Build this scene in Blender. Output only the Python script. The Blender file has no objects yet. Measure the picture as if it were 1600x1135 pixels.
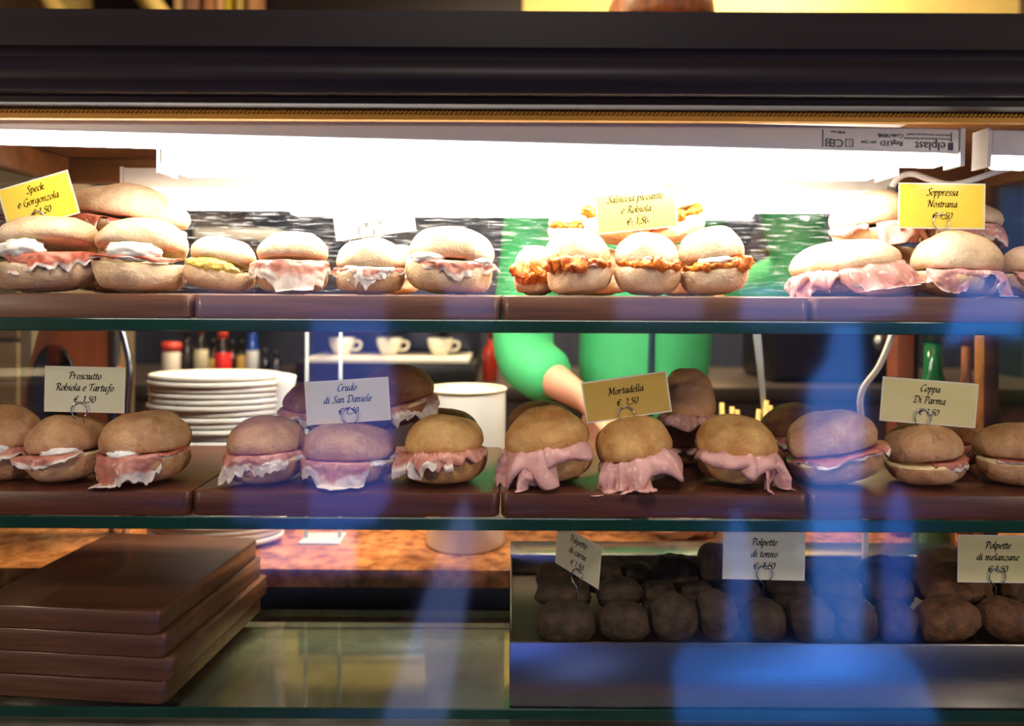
import bpy, bmesh, math, random
from mathutils import Vector, Matrix, noise, Euler

SC = bpy.context.scene
COL = SC.collection
R = math.radians
# ------------------------------------------------------------------ camera
ZC = 1.20            # lens height above the street
DC = 0.90            # lens to the front edge of the serving boards (plane Y = 0)
F = 1200.0           # focal length in pixels of the 1600 px wide frame
PX, PY = 800.0, 457.0
ROLL = 0.0050
cam_d = bpy.data.cameras.new('camera')
cam = bpy.data.objects.new('camera', cam_d)
COL.objects.link(cam)
cam_d.sensor_width = 36.0
cam_d.lens = 36.0 * F / 1600.0
cam_d.shift_x = 0.0
cam_d.shift_y = -(567.5 - PY) / 1600.0
cam_d.clip_start = 0.02
cam_d.clip_end = 100
cam_d.dof.use_dof = True
cam_d.dof.focus_distance = 0.94
cam_d.dof.aperture_fstop = 2.6
cam.matrix_world = Matrix.Translation((0, -DC, ZC)) @ Matrix.Rotation(R(90), 4, 'X') @ Matrix.Rotation(ROLL, 4, 'Z')
SC.camera = cam
# ------------------------------------------------------------------ view, world, lights
SC.view_settings.view_transform = 'Standard'
SC.view_settings.look = 'None'
SC.view_settings.exposure = 0.0
SC.view_settings.gamma = 1.0
SC.cycles.transparent_max_bounces = 24
SC.cycles.max_bounces = 10
SC.cycles.use_denoising = True
SC.cycles.sample_clamp_indirect = 4.0
SC.cycles.caustics_reflective = False
SC.cycles.caustics_refractive = False
W = bpy.data.worlds.new('dusk_sky')
SC.world = W
W.use_nodes = True
W.node_tree.nodes['Background'].inputs[0].default_value = (0.05, 0.12, 0.42, 1)
W.node_tree.nodes['Background'].inputs[1].default_value = 0.5


def light(name, kind, loc, energy, color, size=0.3, rot=(0, 0, 0), size_y=None):
    d = bpy.data.lights.new(name, kind)
    d.energy = energy
    d.color = color
    if kind == 'AREA':
        d.size = size
        if size_y:
            d.shape = 'RECTANGLE'
            d.size_y = size_y
    elif kind == 'POINT':
        d.shadow_soft_size = size
    o = bpy.data.objects.new(name, d)
    o.location = loc
    o.rotation_euler = rot
    COL.objects.link(o)
    return o


LAMP = 26.0           # glow of the case's own battens
light('room_ceiling_lamp', 'AREA', (0.2, 1.35, 3.05), 150, (1.0, 0.80, 0.52), 0.9)
light('bar_pendant_lamp', 'POINT', (-0.35, 0.62, 2.05), 38, (1.0, 0.78, 0.48), 0.08)
light('bar_pendant_lamp', 'POINT', (0.75, 0.75, 2.25), 22, (1.0, 0.74, 0.42), 0.08)
light('wall_fill_light', 'POINT', (1.3, 2.55, 2.95), 75, (1.0, 0.84, 0.55), 0.1)  # unseen fill, added to brighten the cream back wall
light('front_fill_light', 'AREA', (0.0, -1.6, 2.7), 22, (1.0, 0.90, 0.80), 0.35, (R(42), 0, 0))  # unseen fill, added to light the rows from the front

for sx_ in (-2.3, 2.4):
    light('side_fill_light', 'POINT', (sx_, -1.62, 1.42), 80, (1.0, 0.80, 0.60), 0.09)  # unseen fills added either side to light the case front and batten housing


# ------------------------------------------------------------------ pixel to place
def unroll(px, py):
    dx, dy = px - PX, py - PY
    c, s = math.cos(ROLL), math.sin(ROLL)
    return c * dx + s * dy, -s * dx + c * dy


def at(px, py, Y):
    dx, dy = unroll(px, py)
    d = Y + DC
    return Vector((dx * d / F, Y, ZC - dy * d / F))


def mpp(Y):
    return (Y + DC) / F


# ------------------------------------------------------------------ materials
MATS = {}


def srgb(r, g, b):
    f = lambda c: (c / 255) / 12.92 if c <= 10 else (((c / 255) + 0.055) / 1.055) ** 2.4
    return (f(r), f(g), f(b), 1)


def mat(name, col, rough=0.5, metal=0.0, var=0.0, vscale=30.0, bump=0.0, bscale=200.0, stretch=None, col2=None, spec=0.5, sub=0.0, coat=0.0, emit=None, trans=0.0):
    if name in MATS:
        return MATS[name]
    m = bpy.data.materials.new(name)
    m.use_nodes = True
    nt = m.node_tree
    b = nt.nodes['Principled BSDF']
    b.inputs['Base Color'].default_value = col
    b.inputs['Roughness'].default_value = rough
    b.inputs['Metallic'].default_value = metal
    b.inputs['Specular IOR Level'].default_value = spec
    if trans:
        b.inputs['Transmission Weight'].default_value = trans
    if sub:
        b.inputs['Subsurface Weight'].default_value = sub
        b.inputs['Subsurface Radius'].default_value = (0.02, 0.008, 0.004)
        b.inputs['Subsurface Scale'].default_value = 0.4
    if coat:
        b.inputs['Coat Weight'].default_value = coat
        b.inputs['Coat Roughness'].default_value = 0.12
    if emit:
        b.inputs['Emission Color'].default_value = emit[0]
        b.inputs['Emission Strength'].default_value = emit[1]
    tc = mp = None
    if var or bump or col2:
        tc = nt.nodes.new('ShaderNodeTexCoord')
        mp = nt.nodes.new('ShaderNodeMapping')
        nt.links.new(tc.outputs['Object'], mp.inputs[0])
        if stretch:
            mp.inputs['Scale'].default_value = stretch
    if var or col2:
        n = nt.nodes.new('ShaderNodeTexNoise')
        n.inputs['Scale'].default_value = vscale
        n.inputs['Detail'].default_value = 6
        n.inputs['Roughness'].default_value = 0.62
        nt.links.new(mp.outputs[0], n.inputs['Vector'])
        rp = nt.nodes.new('ShaderNodeValToRGB')
        rp.color_ramp.elements[0].position = 0.34
        rp.color_ramp.elements[1].position = 0.66
        if col2:
            rp.color_ramp.elements[0].color = col
            rp.color_ramp.elements[1].color = col2
        else:
            rp.color_ramp.elements[0].color = tuple(c * (1 - var) for c in col[:3]) + (1,)
            rp.color_ramp.elements[1].color = tuple(min(1, c * (1 + var)) for c in col[:3]) + (1,)
        nt.links.new(n.outputs['Fac'], rp.inputs[0])
        nt.links.new(rp.outputs[0], b.inputs['Base Color'])
    if bump:
        n2 = nt.nodes.new('ShaderNodeTexNoise')
        n2.inputs['Scale'].default_value = bscale
        n2.inputs['Detail'].default_value = 4
        nt.links.new(mp.outputs[0], n2.inputs['Vector'])
        bp = nt.nodes.new('ShaderNodeBump')
        bp.inputs['Strength'].default_value = bump
        bp.inputs['Distance'].default_value = 0.002
        nt.links.new(n2.outputs['Fac'], bp.inputs['Height'])
        nt.links.new(bp.outputs[0], b.inputs['Normal'])
    MATS[name] = m
    return m


def glass_mat(name, r0=0.08, tint=(1, 1, 1, 1), rough=0.0, scratch=0.0):
    """thin clear sheet: passes what is behind, mirrors by the angle of view"""
    if name in MATS:
        return MATS[name]
    m = bpy.data.materials.new(name)
    m.use_nodes = True
    nt = m.node_tree
    nt.nodes.remove(nt.nodes['Principled BSDF'])
    out = nt.nodes['Material Output']
    lw = nt.nodes.new('ShaderNodeLayerWeight')
    lw.inputs['Blend'].default_value = 0.5
    pw = nt.nodes.new('ShaderNodeMath')
    pw.operation = 'POWER'
    pw.inputs[1].default_value = 5
    nt.links.new(lw.outputs['Facing'], pw.inputs[0])
    ma = nt.nodes.new('ShaderNodeMath')
    ma.operation = 'MULTIPLY_ADD'
    ma.inputs[1].default_value = 1 - r0
    ma.inputs[2].default_value = r0
    nt.links.new(pw.outputs[0], ma.inputs[0])
    tr = nt.nodes.new('ShaderNodeBsdfTransparent')
    tr.inputs[0].default_value = tint
    gl = nt.nodes.new('ShaderNodeBsdfGlossy')
    gl.inputs['Roughness'].default_value = rough
    gl.inputs['Color'].default_value = (1, 1, 1, 1)
    mx = nt.nodes.new('ShaderNodeMixShader')
    nt.links.new(ma.outputs[0], mx.inputs[0])
    nt.links.new(tr.outputs[0], mx.inputs[1])
    nt.links.new(gl.outputs[0], mx.inputs[2])
    last = mx
    if scratch:
        tc = nt.nodes.new('ShaderNodeTexCoord')
        mp = nt.nodes.new('ShaderNodeMapping')
        mp.inputs['Scale'].default_value = (9, 9, 160)
        mp.inputs['Rotation'].default_value = (0, R(3), 0)
        nt.links.new(tc.outputs['Object'], mp.inputs[0])
        n = nt.nodes.new('ShaderNodeTexNoise')
        n.inputs['Scale'].default_value = 2.2
        n.inputs['Detail'].default_value = 8
        n.inputs['Roughness'].default_value = 0.75
        nt.links.new(mp.outputs[0], n.inputs['Vector'])
        rp = nt.nodes.new('ShaderNodeValToRGB')
        rp.color_ramp.elements[0].position = 0.54
        rp.color_ramp.elements[0].color = (0, 0, 0, 1)
        rp.color_ramp.elements[1].position = 0.72
        rp.color_ramp.elements[1].color = (scratch, scratch, scratch, 1)
        nt.links.new(n.outputs['Fac'], rp.inputs[0])
        df = nt.nodes.new('ShaderNodeBsdfDiffuse')
        df.inputs[0].default_value = (0.8, 0.8, 0.8, 1)
        m2 = nt.nodes.new('ShaderNodeMixShader')
        nt.links.new(rp.outputs[0], m2.inputs[0])
        nt.links.new(mx.outputs[0], m2.inputs[1])
        nt.links.new(df.outputs[0], m2.inputs[2])
        last = m2
    nt.links.new(last.outputs[0], out.inputs['Surface'])
    MATS[name] = m
    return m


def glow_mat(name, col, strength):
    if name in MATS:
        return MATS[name]
    m = bpy.data.materials.new(name)
    m.use_nodes = True
    nt = m.node_tree
    nt.nodes.remove(nt.nodes['Principled BSDF'])
    e = nt.nodes.new('ShaderNodeEmission')
    e.inputs[0].default_value = col
    e.inputs[1].default_value = strength
    nt.links.new(e.outputs[0], nt.nodes['Material Output'].inputs['Surface'])
    MATS[name] = m
    return m


# ------------------------------------------------------------------ object helpers
def obj(name, bm, m, parent=None, smooth=True, loc=None):
    me = bpy.data.meshes.new(name)
    bm.normal_update()
    bm.to_mesh(me)
    bm.free()
    for x in (m if isinstance(m, (list, tuple)) else [m]):
        me.materials.append(x)
    if smooth:
        for p in me.polygons:
            p.use_smooth = True
    o = bpy.data.objects.new(name, me)
    COL.objects.link(o)
    if parent:
        o.parent = parent
    if loc is not None:
        o.location = loc
    return o


def thing(name, label, cat, loc=(0, 0, 0), rot=(0, 0, 0), group=None):
    o = bpy.data.objects.new(name, None)
    o.empty_display_size = 0.02
    COL.objects.link(o)
    o.location = loc
    o.rotation_euler = rot
    o['label'] = label
    o['category'] = cat
    if group:
        o['group'] = group
    return o


def tag(o, label, cat, group=None):
    o['label'] = label
    o['category'] = cat
    if group:
        o['group'] = group
    return o


def struct(o):
    o['kind'] = 'structure'
    return o


def autosmooth(o, ang=35):
    for p in o.data.polygons:
        p.use_smooth = True
    try:
        o.data.set_sharp_from_angle(angle=R(ang))
    except Exception:
        pass
    return o


def box_bm(x0, x1, y0, y1, z0, z1, bev=0.0, seg=2, bm=None):
    own = bm is None
    if own:
        bm = bmesh.new()
    b2 = bmesh.new()
    bmesh.ops.create_cube(b2, size=1.0)
    for v in b2.verts:
        v.co = Vector(((x0 + x1) / 2 + v.co.x * (x1 - x0), (y0 + y1) / 2 + v.co.y * (y1 - y0), (z0 + z1) / 2 + v.co.z * (z1 - z0)))
    if bev:
        bmesh.ops.bevel(b2, geom=list(b2.edges), offset=bev, segments=seg, profile=0.5, affect='EDGES')
    me = bpy.data.meshes.new('tmp')
    b2.to_mesh(me)
    b2.free()
    bm.from_mesh(me)
    bpy.data.meshes.remove(me)
    return bm


def box(name, x0, x1, y0, y1, z0, z1, m, parent=None, bev=0.0, seg=2):
    o = obj(name, box_bm(x0, x1, y0, y1, z0, z1, bev, seg), m, parent, smooth=False)
    if bev:
        autosmooth(o, 40)
    return o


def lathe_bm(prof, n=40, bm=None, center=(0, 0, 0), sx=1.0, sy=1.0):
    bm = bm or bmesh.new()
    c = Vector(center)
    rings = []
    for r, z in prof:
        if r < 1e-6:
            rings.append([bm.verts.new(c + Vector((0, 0, z)))])
        else:
            rings.append([bm.verts.new(c + Vector((r * sx * math.cos(2 * math.pi * k / n), r * sy * math.sin(2 * math.pi * k / n), z))) for k in range(n)])
    for a, b in zip(rings, rings[1:]):
        if len(a) == 1 and len(b) == 1:
            continue
        for k in range(n):
            k2 = (k + 1) % n
            if len(a) == 1:
                bm.faces.new((a[0], b[k2], b[k]))
            elif len(b) == 1:
                bm.faces.new((a[k], a[k2], b[0]))
            else:
                bm.faces.new((a[k], a[k2], b[k2], b[k]))
    bmesh.ops.recalc_face_normals(bm, faces=bm.faces)
    return bm


def catmull(pts, n=8):
    pts = [Vector(p) for p in pts]
    if len(pts) < 3:
        return pts
    P = [pts[0] * 2 - pts[1]] + pts + [pts[-1] * 2 - pts[-2]]
    out = []
    for i in range(1, len(P) - 2):
        p0, p1, p2, p3 = P[i - 1:i + 3]
        for k in range(n):
            t = k / n
            out.append(0.5 * ((2 * p1) + (p2 - p0) * t + (2 * p0 - 5 * p1 + 4 * p2 - p3) * t * t + (3 * p1 - p0 - 3 * p2 + p3) * t ** 3))
    out.append(pts[-1])
    return out


def tube_bm(pts, r, n=8, bm=None, cap=True, radii=None):
    bm = bm or bmesh.new()
    rings = []
    up = Vector((0.13, 0.21, 0.97)).normalized()
    for i, p in enumerate(pts):
        t = (pts[min(i + 1, len(pts) - 1)] - pts[max(i - 1, 0)])
        if t.length < 1e-9:
            t = Vector((0, 0, 1))
        t.normalize()
        a = t.cross(up)
        if a.length < 0.05:
            a = t.cross(Vector((1, 0, 0)))
        a.normalize()
        b = t.cross(a).normalized()
        rr = radii[i] if radii else r
        rings.append([bm.verts.new(p + a * rr * math.cos(2 * math.pi * k / n) + b * rr * math.sin(2 * math.pi * k / n)) for k in range(n)])
    for A, B in zip(rings, rings[1:]):
        for k in range(n):
            bm.faces.new((A[k], A[(k + 1) % n], B[(k + 1) % n], B[k]))
    if cap:
        bm.faces.new(rings[0][::-1])
        bm.faces.new(rings[-1])
    bmesh.ops.recalc_face_normals(bm, faces=bm.faces)
    return bm


def extrude_profile_x(prof, x0, x1):
    """closed (y, z) outline swept along x"""
    bm = bmesh.new()
    A = [bm.verts.new((x0, y, z)) for y, z in prof]
    B = [bm.verts.new((x1, y, z)) for y, z in prof]
    n = len(prof)
    for k in range(n):
        bm.faces.new((A[k], A[(k + 1) % n], B[(k + 1) % n], B[k]))
    bm.faces.new(A[::-1])
    bm.faces.new(B)
    bmesh.ops.recalc_face_normals(bm, faces=bm.faces)
    return bm


# ------------------------------------------------------------------ shared materials
M_darkwood = mat('dark varnished walnut', srgb(28, 19, 22), 0.5, var=0.2, vscale=4, stretch=(0.6, 6, 14), spec=0.22)
M_board = mat('red brown board wood', srgb(84, 44, 28), 0.38, var=0.32, vscale=5, bump=0.15, bscale=30, stretch=(1.2, 10, 26), coat=0.25)
M_board2 = mat('worn brown board wood', srgb(98, 62, 42), 0.42, var=0.32, vscale=5, bump=0.15, bscale=30, stretch=(1.2, 10, 26), coat=0.2)
M_stack = mat('shade darkened board wood', srgb(84, 52, 34), 0.4, var=0.32, vscale=5, bump=0.15, bscale=30, stretch=(1.2, 10, 26), coat=0.2)  # middle shelf's shadow put into the wood colour
M_casewood = mat('warm case wood', srgb(132, 84, 46), 0.4, var=0.3, vscale=5, stretch=(1, 8, 8))
M_brass = mat('gilt brass', srgb(224, 160, 62), 0.55, spec=0.15, var=0.15, vscale=6, stretch=(0.5, 1, 1))
M_pane = glass_mat('clear shop pane', 0.042, rough=0.065)
M_shelfglass = glass_mat('clear shelf glass', 0.03, (0.95, 1, 0.975, 1))
M_backglass = glass_mat('scratched back glass', 0.03, (0.97, 0.98, 1, 1), 0.0, 0.36)
M_glassedge = mat('green glass edge', srgb(8, 54, 44), 0.15, spec=0.8, var=0.3, vscale=6, stretch=(1, 0.2, 0.2))
M_white = mat('white plastic', srgb(225, 222, 216), 0.4)
M_print = mat('grey print ink', srgb(70, 66, 70), 0.6)
M_steel = mat('brushed steel', srgb(170, 170, 172), 0.26, metal=1.0, bump=0.05, bscale=60, stretch=(0.2, 6, 12))
M_wire = mat('bright wire', srgb(190, 190, 190), 0.25, metal=1.0)
M_ink = mat('black ink', srgb(16, 15, 18), 0.95, spec=0.05)
M_paleink = mat('glare pale ink', srgb(188, 182, 156), 0.9, spec=0.1)  # lamp glare over the lettering put into a paler ink colour
M_cord = mat('white cord', srgb(235, 232, 225), 0.45)
M_ceramic = mat('white ceramic', srgb(236, 230, 214), 0.22)
M_black = mat('black plastic', srgb(14, 13, 14), 0.35)
M_granite = mat('brown speckled granite', srgb(120, 66, 34), 0.25, vscale=38, col2=srgb(206, 134, 78), coat=0.3)

# ------------------------------------------------------------------ the room and the street
M_floor = mat('dark terrazzo', srgb(70, 58, 50), 0.4, var=0.3, vscale=40)
M_cream = mat('cream plaster', srgb(236, 208, 128), 0.8, var=0.05, vscale=3)
M_back = mat('brown panelling', srgb(66, 46, 40), 0.6, var=0.3, vscale=4, stretch=(6, 6, 0.7))
M_ceil = mat('off white ceiling', srgb(220, 206, 176), 0.8)
M_stone = mat('street paving', srgb(58, 60, 66), 0.35, var=0.3, vscale=6, bump=0.3, bscale=30)
M_facade = mat('dark street facade', srgb(26, 22, 24), 0.8, var=0.3, vscale=5)


GZ = -0.25         # the alley lies lower than the shop floor


def sbox(name, *a, **k):
    return struct(box(name, *a, **k))


sbox('floor', -2.6, 2.8, -0.05, 3.3, -0.05, 0.0, M_floor)
sbox('ceiling', -2.6, 2.8, -0.05, 3.3, 3.2, 3.26, M_ceil)
sbox('wall_back', -2.6, 2.8, 3.2, 3.3, 0.0, 3.2, M_cream)
sbox('wall_left', -2.6, -2.5, -0.05, 3.2, 0.0, 3.2, M_back)
sbox('wall_right', 2.7, 2.8, -0.05, 3.2, 0.0, 3.2, M_back)
# dark panelling low on the back wall, dusk reflection put into its blue
sbox('trim_1', -2.5, 2.7, 3.15, 3.2, 0.0, 2.02, mat('dusk blue panelling', srgb(38, 44, 66), 0.6, var=0.3, vscale=4, stretch=(6, 6, 0.7)))
# shop front around the case
M_front = mat('painted shop front', srgb(40, 34, 34), 0.6)
sbox('wall_front', -2.6, -0.86, -0.10, 0.0, GZ, 3.2, M_front)
sbox('wall_front_right', 0.98, 2.8, -0.10, 0.0, GZ, 3.2, M_front)
sbox('wall_front_below', -0.86, 0.98, -0.10, 0.0, GZ, ZC - 0.60, M_front)
# street
sbox('ground', -5, 5, -2.6, -0.10, GZ - 0.06, GZ, M_stone)
YF = -1.75
MIR = 2 * (-0.0575) + DC          # where the lens stands in the pane's mirror


def street(px, py, Y=YF):
    d = MIR - Y
    dx, dy = unroll(px, py)
    return Vector((dx * d / F, Y, ZC - dy * d / F))


sbox('wall_street', -5, 5, YF - 0.3, YF, GZ, 4.2, M_facade)
STREET = [  # glow panels added to shape the pane's blue reflections: mirror outline, colour, strength
    (((366, 816), (372, 640), (392, 590), (420, 610), (462, 600), (474, 640), (474, 816)), (0.16, 0.20, 0.85), 1.0),
    (((484, 816), (478, 640), (490, 500), (604, 500), (618, 620), (610, 780), (584, 816)), (0.13, 0.22, 0.95), 2.1),
    (((410, 888), (410, 828), (556, 828), (556, 888)), (0.05, 0.20, 0.85), 3.6),
    (((596, 1128), (640, 1000), (700, 830), (726, 772), (744, 830), (720, 1000), (698, 1128)), (0.28, 0.38, 0.9), 1.7),
    (((310, 496), (310, 452), (604, 452), (604, 496)), (0.34, 0.32, 0.72), 1.3),
    (((696, 496), (696, 446), (770, 446), (770, 496)), (0.30, 0.34, 0.85), 1.9),
    (((960, 498), (960, 462), (1096, 462), (1096, 498)), (0.32, 0.36, 0.85), 1.8),
    (((1156, 500), (1156, 448), (1276, 440), (1420, 452), (1420, 486), (1330, 500)), (0.22, 0.36, 1.0), 2.6),
    (((1270, 1000), (1266, 800), (1256, 700), (1262, 600), (1290, 560), (1300, 508), (1340, 508), (1348, 640), (1340, 780), (1352, 900), (1340, 1000)), (0.09, 0.30, 1.0), 3.8),
    (((1380, 1000), (1374, 860), (1384, 800), (1396, 756), (1410, 770), (1426, 840), (1416, 920), (1424, 1000)), (0.07, 0.22, 1.0), 2.6),
    (((1132, 1000), (1138, 900), (1130, 850), (1146, 792), (1160, 810), (1174, 880), (1166, 940), (1172, 1000)), (0.10, 0.28, 1.0), 2.4),
    (((1474, 540), (1500, 440), (1560, 426), (1600, 470), (1590, 530), (1530, 520)), (0.06, 0.28, 1.0), 4.0),
    (((1560, 400), (1560, 300), (1660, 300), (1660, 400)), (0.04, 0.12, 0.7), 1.2),
    (((1056, 1128), (1050, 1040), (1066, 1008), (1396, 1006), (1436, 1050), (1462, 1128)), (0.05, 0.24, 0.9), 2.6),
]
M_frame = mat('dark glow frame', srgb(30, 28, 32), 0.5)
for i, (b, c, s) in enumerate(STREET):
    P = [street(*p) for p in b]
    cx_ = sum(p.x for p in P) / len(P)
    zb_ = max(GZ + 0.02, min(p.z for p in P))
    e = bpy.data.objects.new('glow_panel_%d' % (i + 1), None)
    COL.objects.link(e)
    e.location = (cx_, YF, zb_)
    struct(e)
    Q = [(p.x - cx_, max(0.0, p.z - zb_)) for p in P]

    def slab(y0, y1, k):
        bm = bmesh.new()
        mx_, mz_ = sum(q[0] for q in Q) / len(Q), sum(q[1] for q in Q) / len(Q)
        A = [bm.verts.new((mx_ + (x - mx_) * k, y0, mz_ + (z - mz_) * k)) for x, z in Q]
        B = [bm.verts.new((v.co.x, y1, v.co.z)) for v in A]
        n = len(A)
        for q in range(n):
            bm.faces.new((A[q], A[(q + 1) % n], B[(q + 1) % n], B[q]))
        bm.faces.new(A)
        bm.faces.new(B)
        bmesh.ops.recalc_face_normals(bm, faces=bm.faces)
        return bm
    obj('frame', slab(0.0, 0.010, 1.06), M_frame, e, smooth=False)
    obj('glow_sheet', slab(0.002, 0.016, 1.0), glow_mat('cold reflection glow %d' % (i + 1), (*c, 1), s), e, smooth=False)

# ------------------------------------------------------------------ the display case
XL, XR = -0.70, 0.745
YG = -0.0575
case = thing('display_case', 'dark walnut glass-fronted display case holding the sandwiches', 'display case', (0, 0, ZC))
zp = lambda py, Y: (PY - py) * (Y + DC) / F      # height over the lens for a row at the frame's middle column
YB = -0.115
prof = [(YB, zp(17, YB)), (YB, zp(74, YB)), (YB + 0.004, zp(79, YB)), (YB + 0.006, zp(88, YB)), (YB + 0.001, zp(97, YB)),
        (YB - 0.006, zp(106, YB)), (YB - 0.009, zp(118, YB)), (YB - 0.007, zp(132, YB)), (YB - 0.001, zp(142, YB)),
        (YB - 0.001, zp(147, YB)), (YB + 0.012, zp(149, YB)), (YB + 0.012, zp(159, YB)), (-0.052, zp(159, YB)), (-0.052, 0.215), (0.0, 0.215), (0.0, 0.288), (-0.01, zp(17, YB))]
o = obj('cornice', extrude_profile_x(prof, XL - 0.2, XR + 0.26), M_darkwood, case, smooth=False)
autosmooth(o, 50)
YT = -0.078
o = box('brass_trim', XL - 0.1, XR + 0.1, YT, YT + 0.012, zp(171, YT), zp(155, YT), M_brass, case, 0.002)
box('brass_trim', XL - 0.1, XR + 0.1, YT + 0.004, YT + 0.014, zp(187, YT), zp(172.5, YT), M_brass, case, 0.001)
bm = bmesh.new()
zb = zp(175.5, YT)
for k in range(300):
    x = XL + 0.05 + k * (XR - XL) / 300
    pts = [Vector((x - 0.0022, YT + 0.0035, zb - 0.0019)), Vector((x, YT + 0.0015, zb)), Vector((x + 0.0022, YT + 0.0035, zb + 0.0019))]
    tube_bm(pts, 0.0011, 5, bm)
o = obj('rope_moulding', bm, M_brass, case)
box('front_pane', XL, XR, YG - 0.0025, YG + 0.0025, -0.52, zp(158, YG), M_pane, case)
# roof, back frame, side frames
box('roof_panel', XL - 0.02, XR + 0.05, -0.05, 0.32, 0.205, 0.228, M_casewood, case, 0.002)
box('roof_reflector', -0.43, 0.46, -0.02, 0.285, 0.198, 0.2045, M_white, case, 0.001)  # added white reflector, fills the glow gap between the battens
box('back_rail', XL - 0.02, XR + 0.02, 0.292, 0.318, 0.168, 0.205, M_casewood, case, 0.003)
box('back_rail', XL - 0.02, XR + 0.02, 0.292, 0.318, -0.53, -0.506, M_darkwood, case, 0.003)
for s, X in ((-1, XL), (1, XR)):
    box('side_rail', X - 0.014, X + 0.014, -0.05, 0.292, 0.166, 0.205, M_casewood, case, 0.003)
    if s > 0:
        box('corner_post', X - 0.012, X + 0.012, 0.292, 0.318, -0.506, 0.168, M_casewood, case, 0.002)
    box('side_pane', X - 0.003, X + 0.003, -0.05, 0.29, -0.506, 0.166, M_shelfglass, case)
box('back_pane', XL + 0.012, XR - 0.012, 0.302, 0.306, 0.0, 0.168, M_backglass, case)
box('case_base', XL - 0.05, XR + 0.05, -0.10, 0.32, -0.60, -0.53, M_casewood, case, 0.004)
bz = mat('reflection grey stone', srgb(92, 94, 84), 0.14, vscale=30, col2=srgb(112, 112, 100), coat=0.5)  # room reflection put into the grey base colour
box('base_top', XL, XR, -0.05, 0.29, -0.53, -0.512, bz, case, 0.002)


def shelf(label, z0, z1, x0=XL + 0.02, x1=XR - 0.02, y0=-0.004, y1=0.275):
    t = thing('glass_shelf', label, 'shelf', (0, 0, ZC))
    bm = box_bm(x0, x1, y0, y1, z0, z1, 0.0012, 1)
    bm.normal_update()
    for f in bm.faces:
        f.material_index = 0 if abs(f.normal.z) > 0.9 else 1
    obj('glass_slab', bm, [M_shelfglass, M_glassedge], t, smooth=False)
    for X in (x0 - 0.012, x1 + 0.012):
        for Y in (0.03, 0.24):
            b = bmesh.new()
            bmesh.ops.create_cone(b, segments=14, radius1=0.005, radius2=0.005, depth=0.03, cap_ends=True)
            bmesh.ops.rotate(b, verts=b.verts, cent=(0, 0, 0), matrix=Matrix.Rotation(R(90), 3, 'Y'))
            bmesh.ops.translate(b, verts=b.verts, vec=(X, Y, z0 - 0.005))
            obj('shelf_pin', b, M_steel, t)
    return t


ZU, ZM, ZL = -0.0045, -0.236, -0.4865
shelf('upper green-edged glass shelf under the brightly lit boards', -0.0475, -0.0325)
shelf('middle green-edged glass shelf carrying the second row of sandwiches', -0.2785, -0.264)
shelf('lowest green-edged glass shelf under the board stack and steel tray', -0.4995, ZL)

# serving boards
def board(label, x0, x1, z0, z1, m, y0=0.0, y1=0.272, group=None, rot=0.0):
    bm = bmesh.new()
    r = 0.011
    out = []
    for cx, cy, a0 in ((x1 - r, y0 + r, -90), (x1 - r, y1 - r, 0), (x0 + r, y1 - r, 90), (x0 + r, y0 + r, 180)):
        for k in range(5):
            a = R(a0 + 90 * k / 4)
            out.append((cx + r * math.cos(a), cy + r * math.sin(a)))
    mx, my = (x0 + x1) / 2, (y0 + y1) / 2
    lo = [bm.verts.new((x - mx, y - my, 0)) for x, y in out]
    f = bm.faces.new(lo)
    ex = bmesh.ops.extrude_face_region(bm, geom=[f])
    bmesh.ops.translate(bm, verts=[v for v in ex['geom'] if isinstance(v, bmesh.types.BMVert)], vec=(0, 0, z1 - z0))
    bmesh.ops.recalc_face_normals(bm, faces=bm.faces)
    ee = [e for e in bm.edges if abs(e.verts[0].co.z - e.verts[1].co.z) < 1e-6]
    bmesh.ops.bevel(bm, geom=ee, offset=0.0016, segments=2, profile=0.5, affect='EDGES')
    o = obj('serving_board', bm, m, None, smooth=False, loc=(mx, my, ZC + z0))
    o.rotation_euler.z = rot
    autosmooth(o, 40)
    return tag(o, label, 'board', group)


JX = [XL + 0.03, (299 - 800) * 0.00075, (783 - 800) * 0.00075, (1268 - 800) * 0.00075, XR - 0.03]
where_u = ['beneath the Speck card', 'beneath the blank white card', 'beneath the spicy sausage sandwiches', 'beneath the Soppressa card']
where_m = ['beneath the Prosciutto card', 'beneath the Crudo card', 'beneath the Mortadella card', 'beneath the Coppa card']
for k in range(4):
    board('brown wooden board on the upper shelf ' + where_u[k], JX[k] + 0.001, JX[k + 1] - 0.001, -0.0325, ZU, M_board2)
    board('red-brown wooden board on the middle shelf ' + where_m[k], JX[k] + 0.001, JX[k + 1] - 0.001, -0.264, ZM, M_board, rot=0.0)
pos_s = ['lowest board of the stack of four', 'second board from the bottom of the stack of four', 'third board from the bottom of the stack of four', 'topmost board of the stack of four, dark top showing']
sx = [-0.405, -0.396, -0.405, -0.412]
for k in range(4):
    o = board('dark brown wooden serving board, ' + pos_s[k], sx[k] - 0.24, sx[k], ZL + 0.0275 * k, ZL + 0.0275 * (k + 1) - 0.0009, M_stack, 0.0, 0.275)
    piv = Vector((sx[k], 0.001, o.location.z))
    M_ = Matrix.Translation(piv) @ Matrix.Rotation(R(-5.5), 4, 'Z') @ Matrix.Translation(-piv)
    o.matrix_world = M_ @ Matrix.Translation(o.location)

# ------------------------------------------------------------------ lamps in the case
M_glow = glow_mat('batten diffuser glow', (1.0, 0.955, 0.88, 1), LAMP * 0.75)
M_glow2 = glow_mat('rear batten diffuser glow', (1.0, 0.955, 0.86, 1), LAMP * 1.9)


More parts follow.
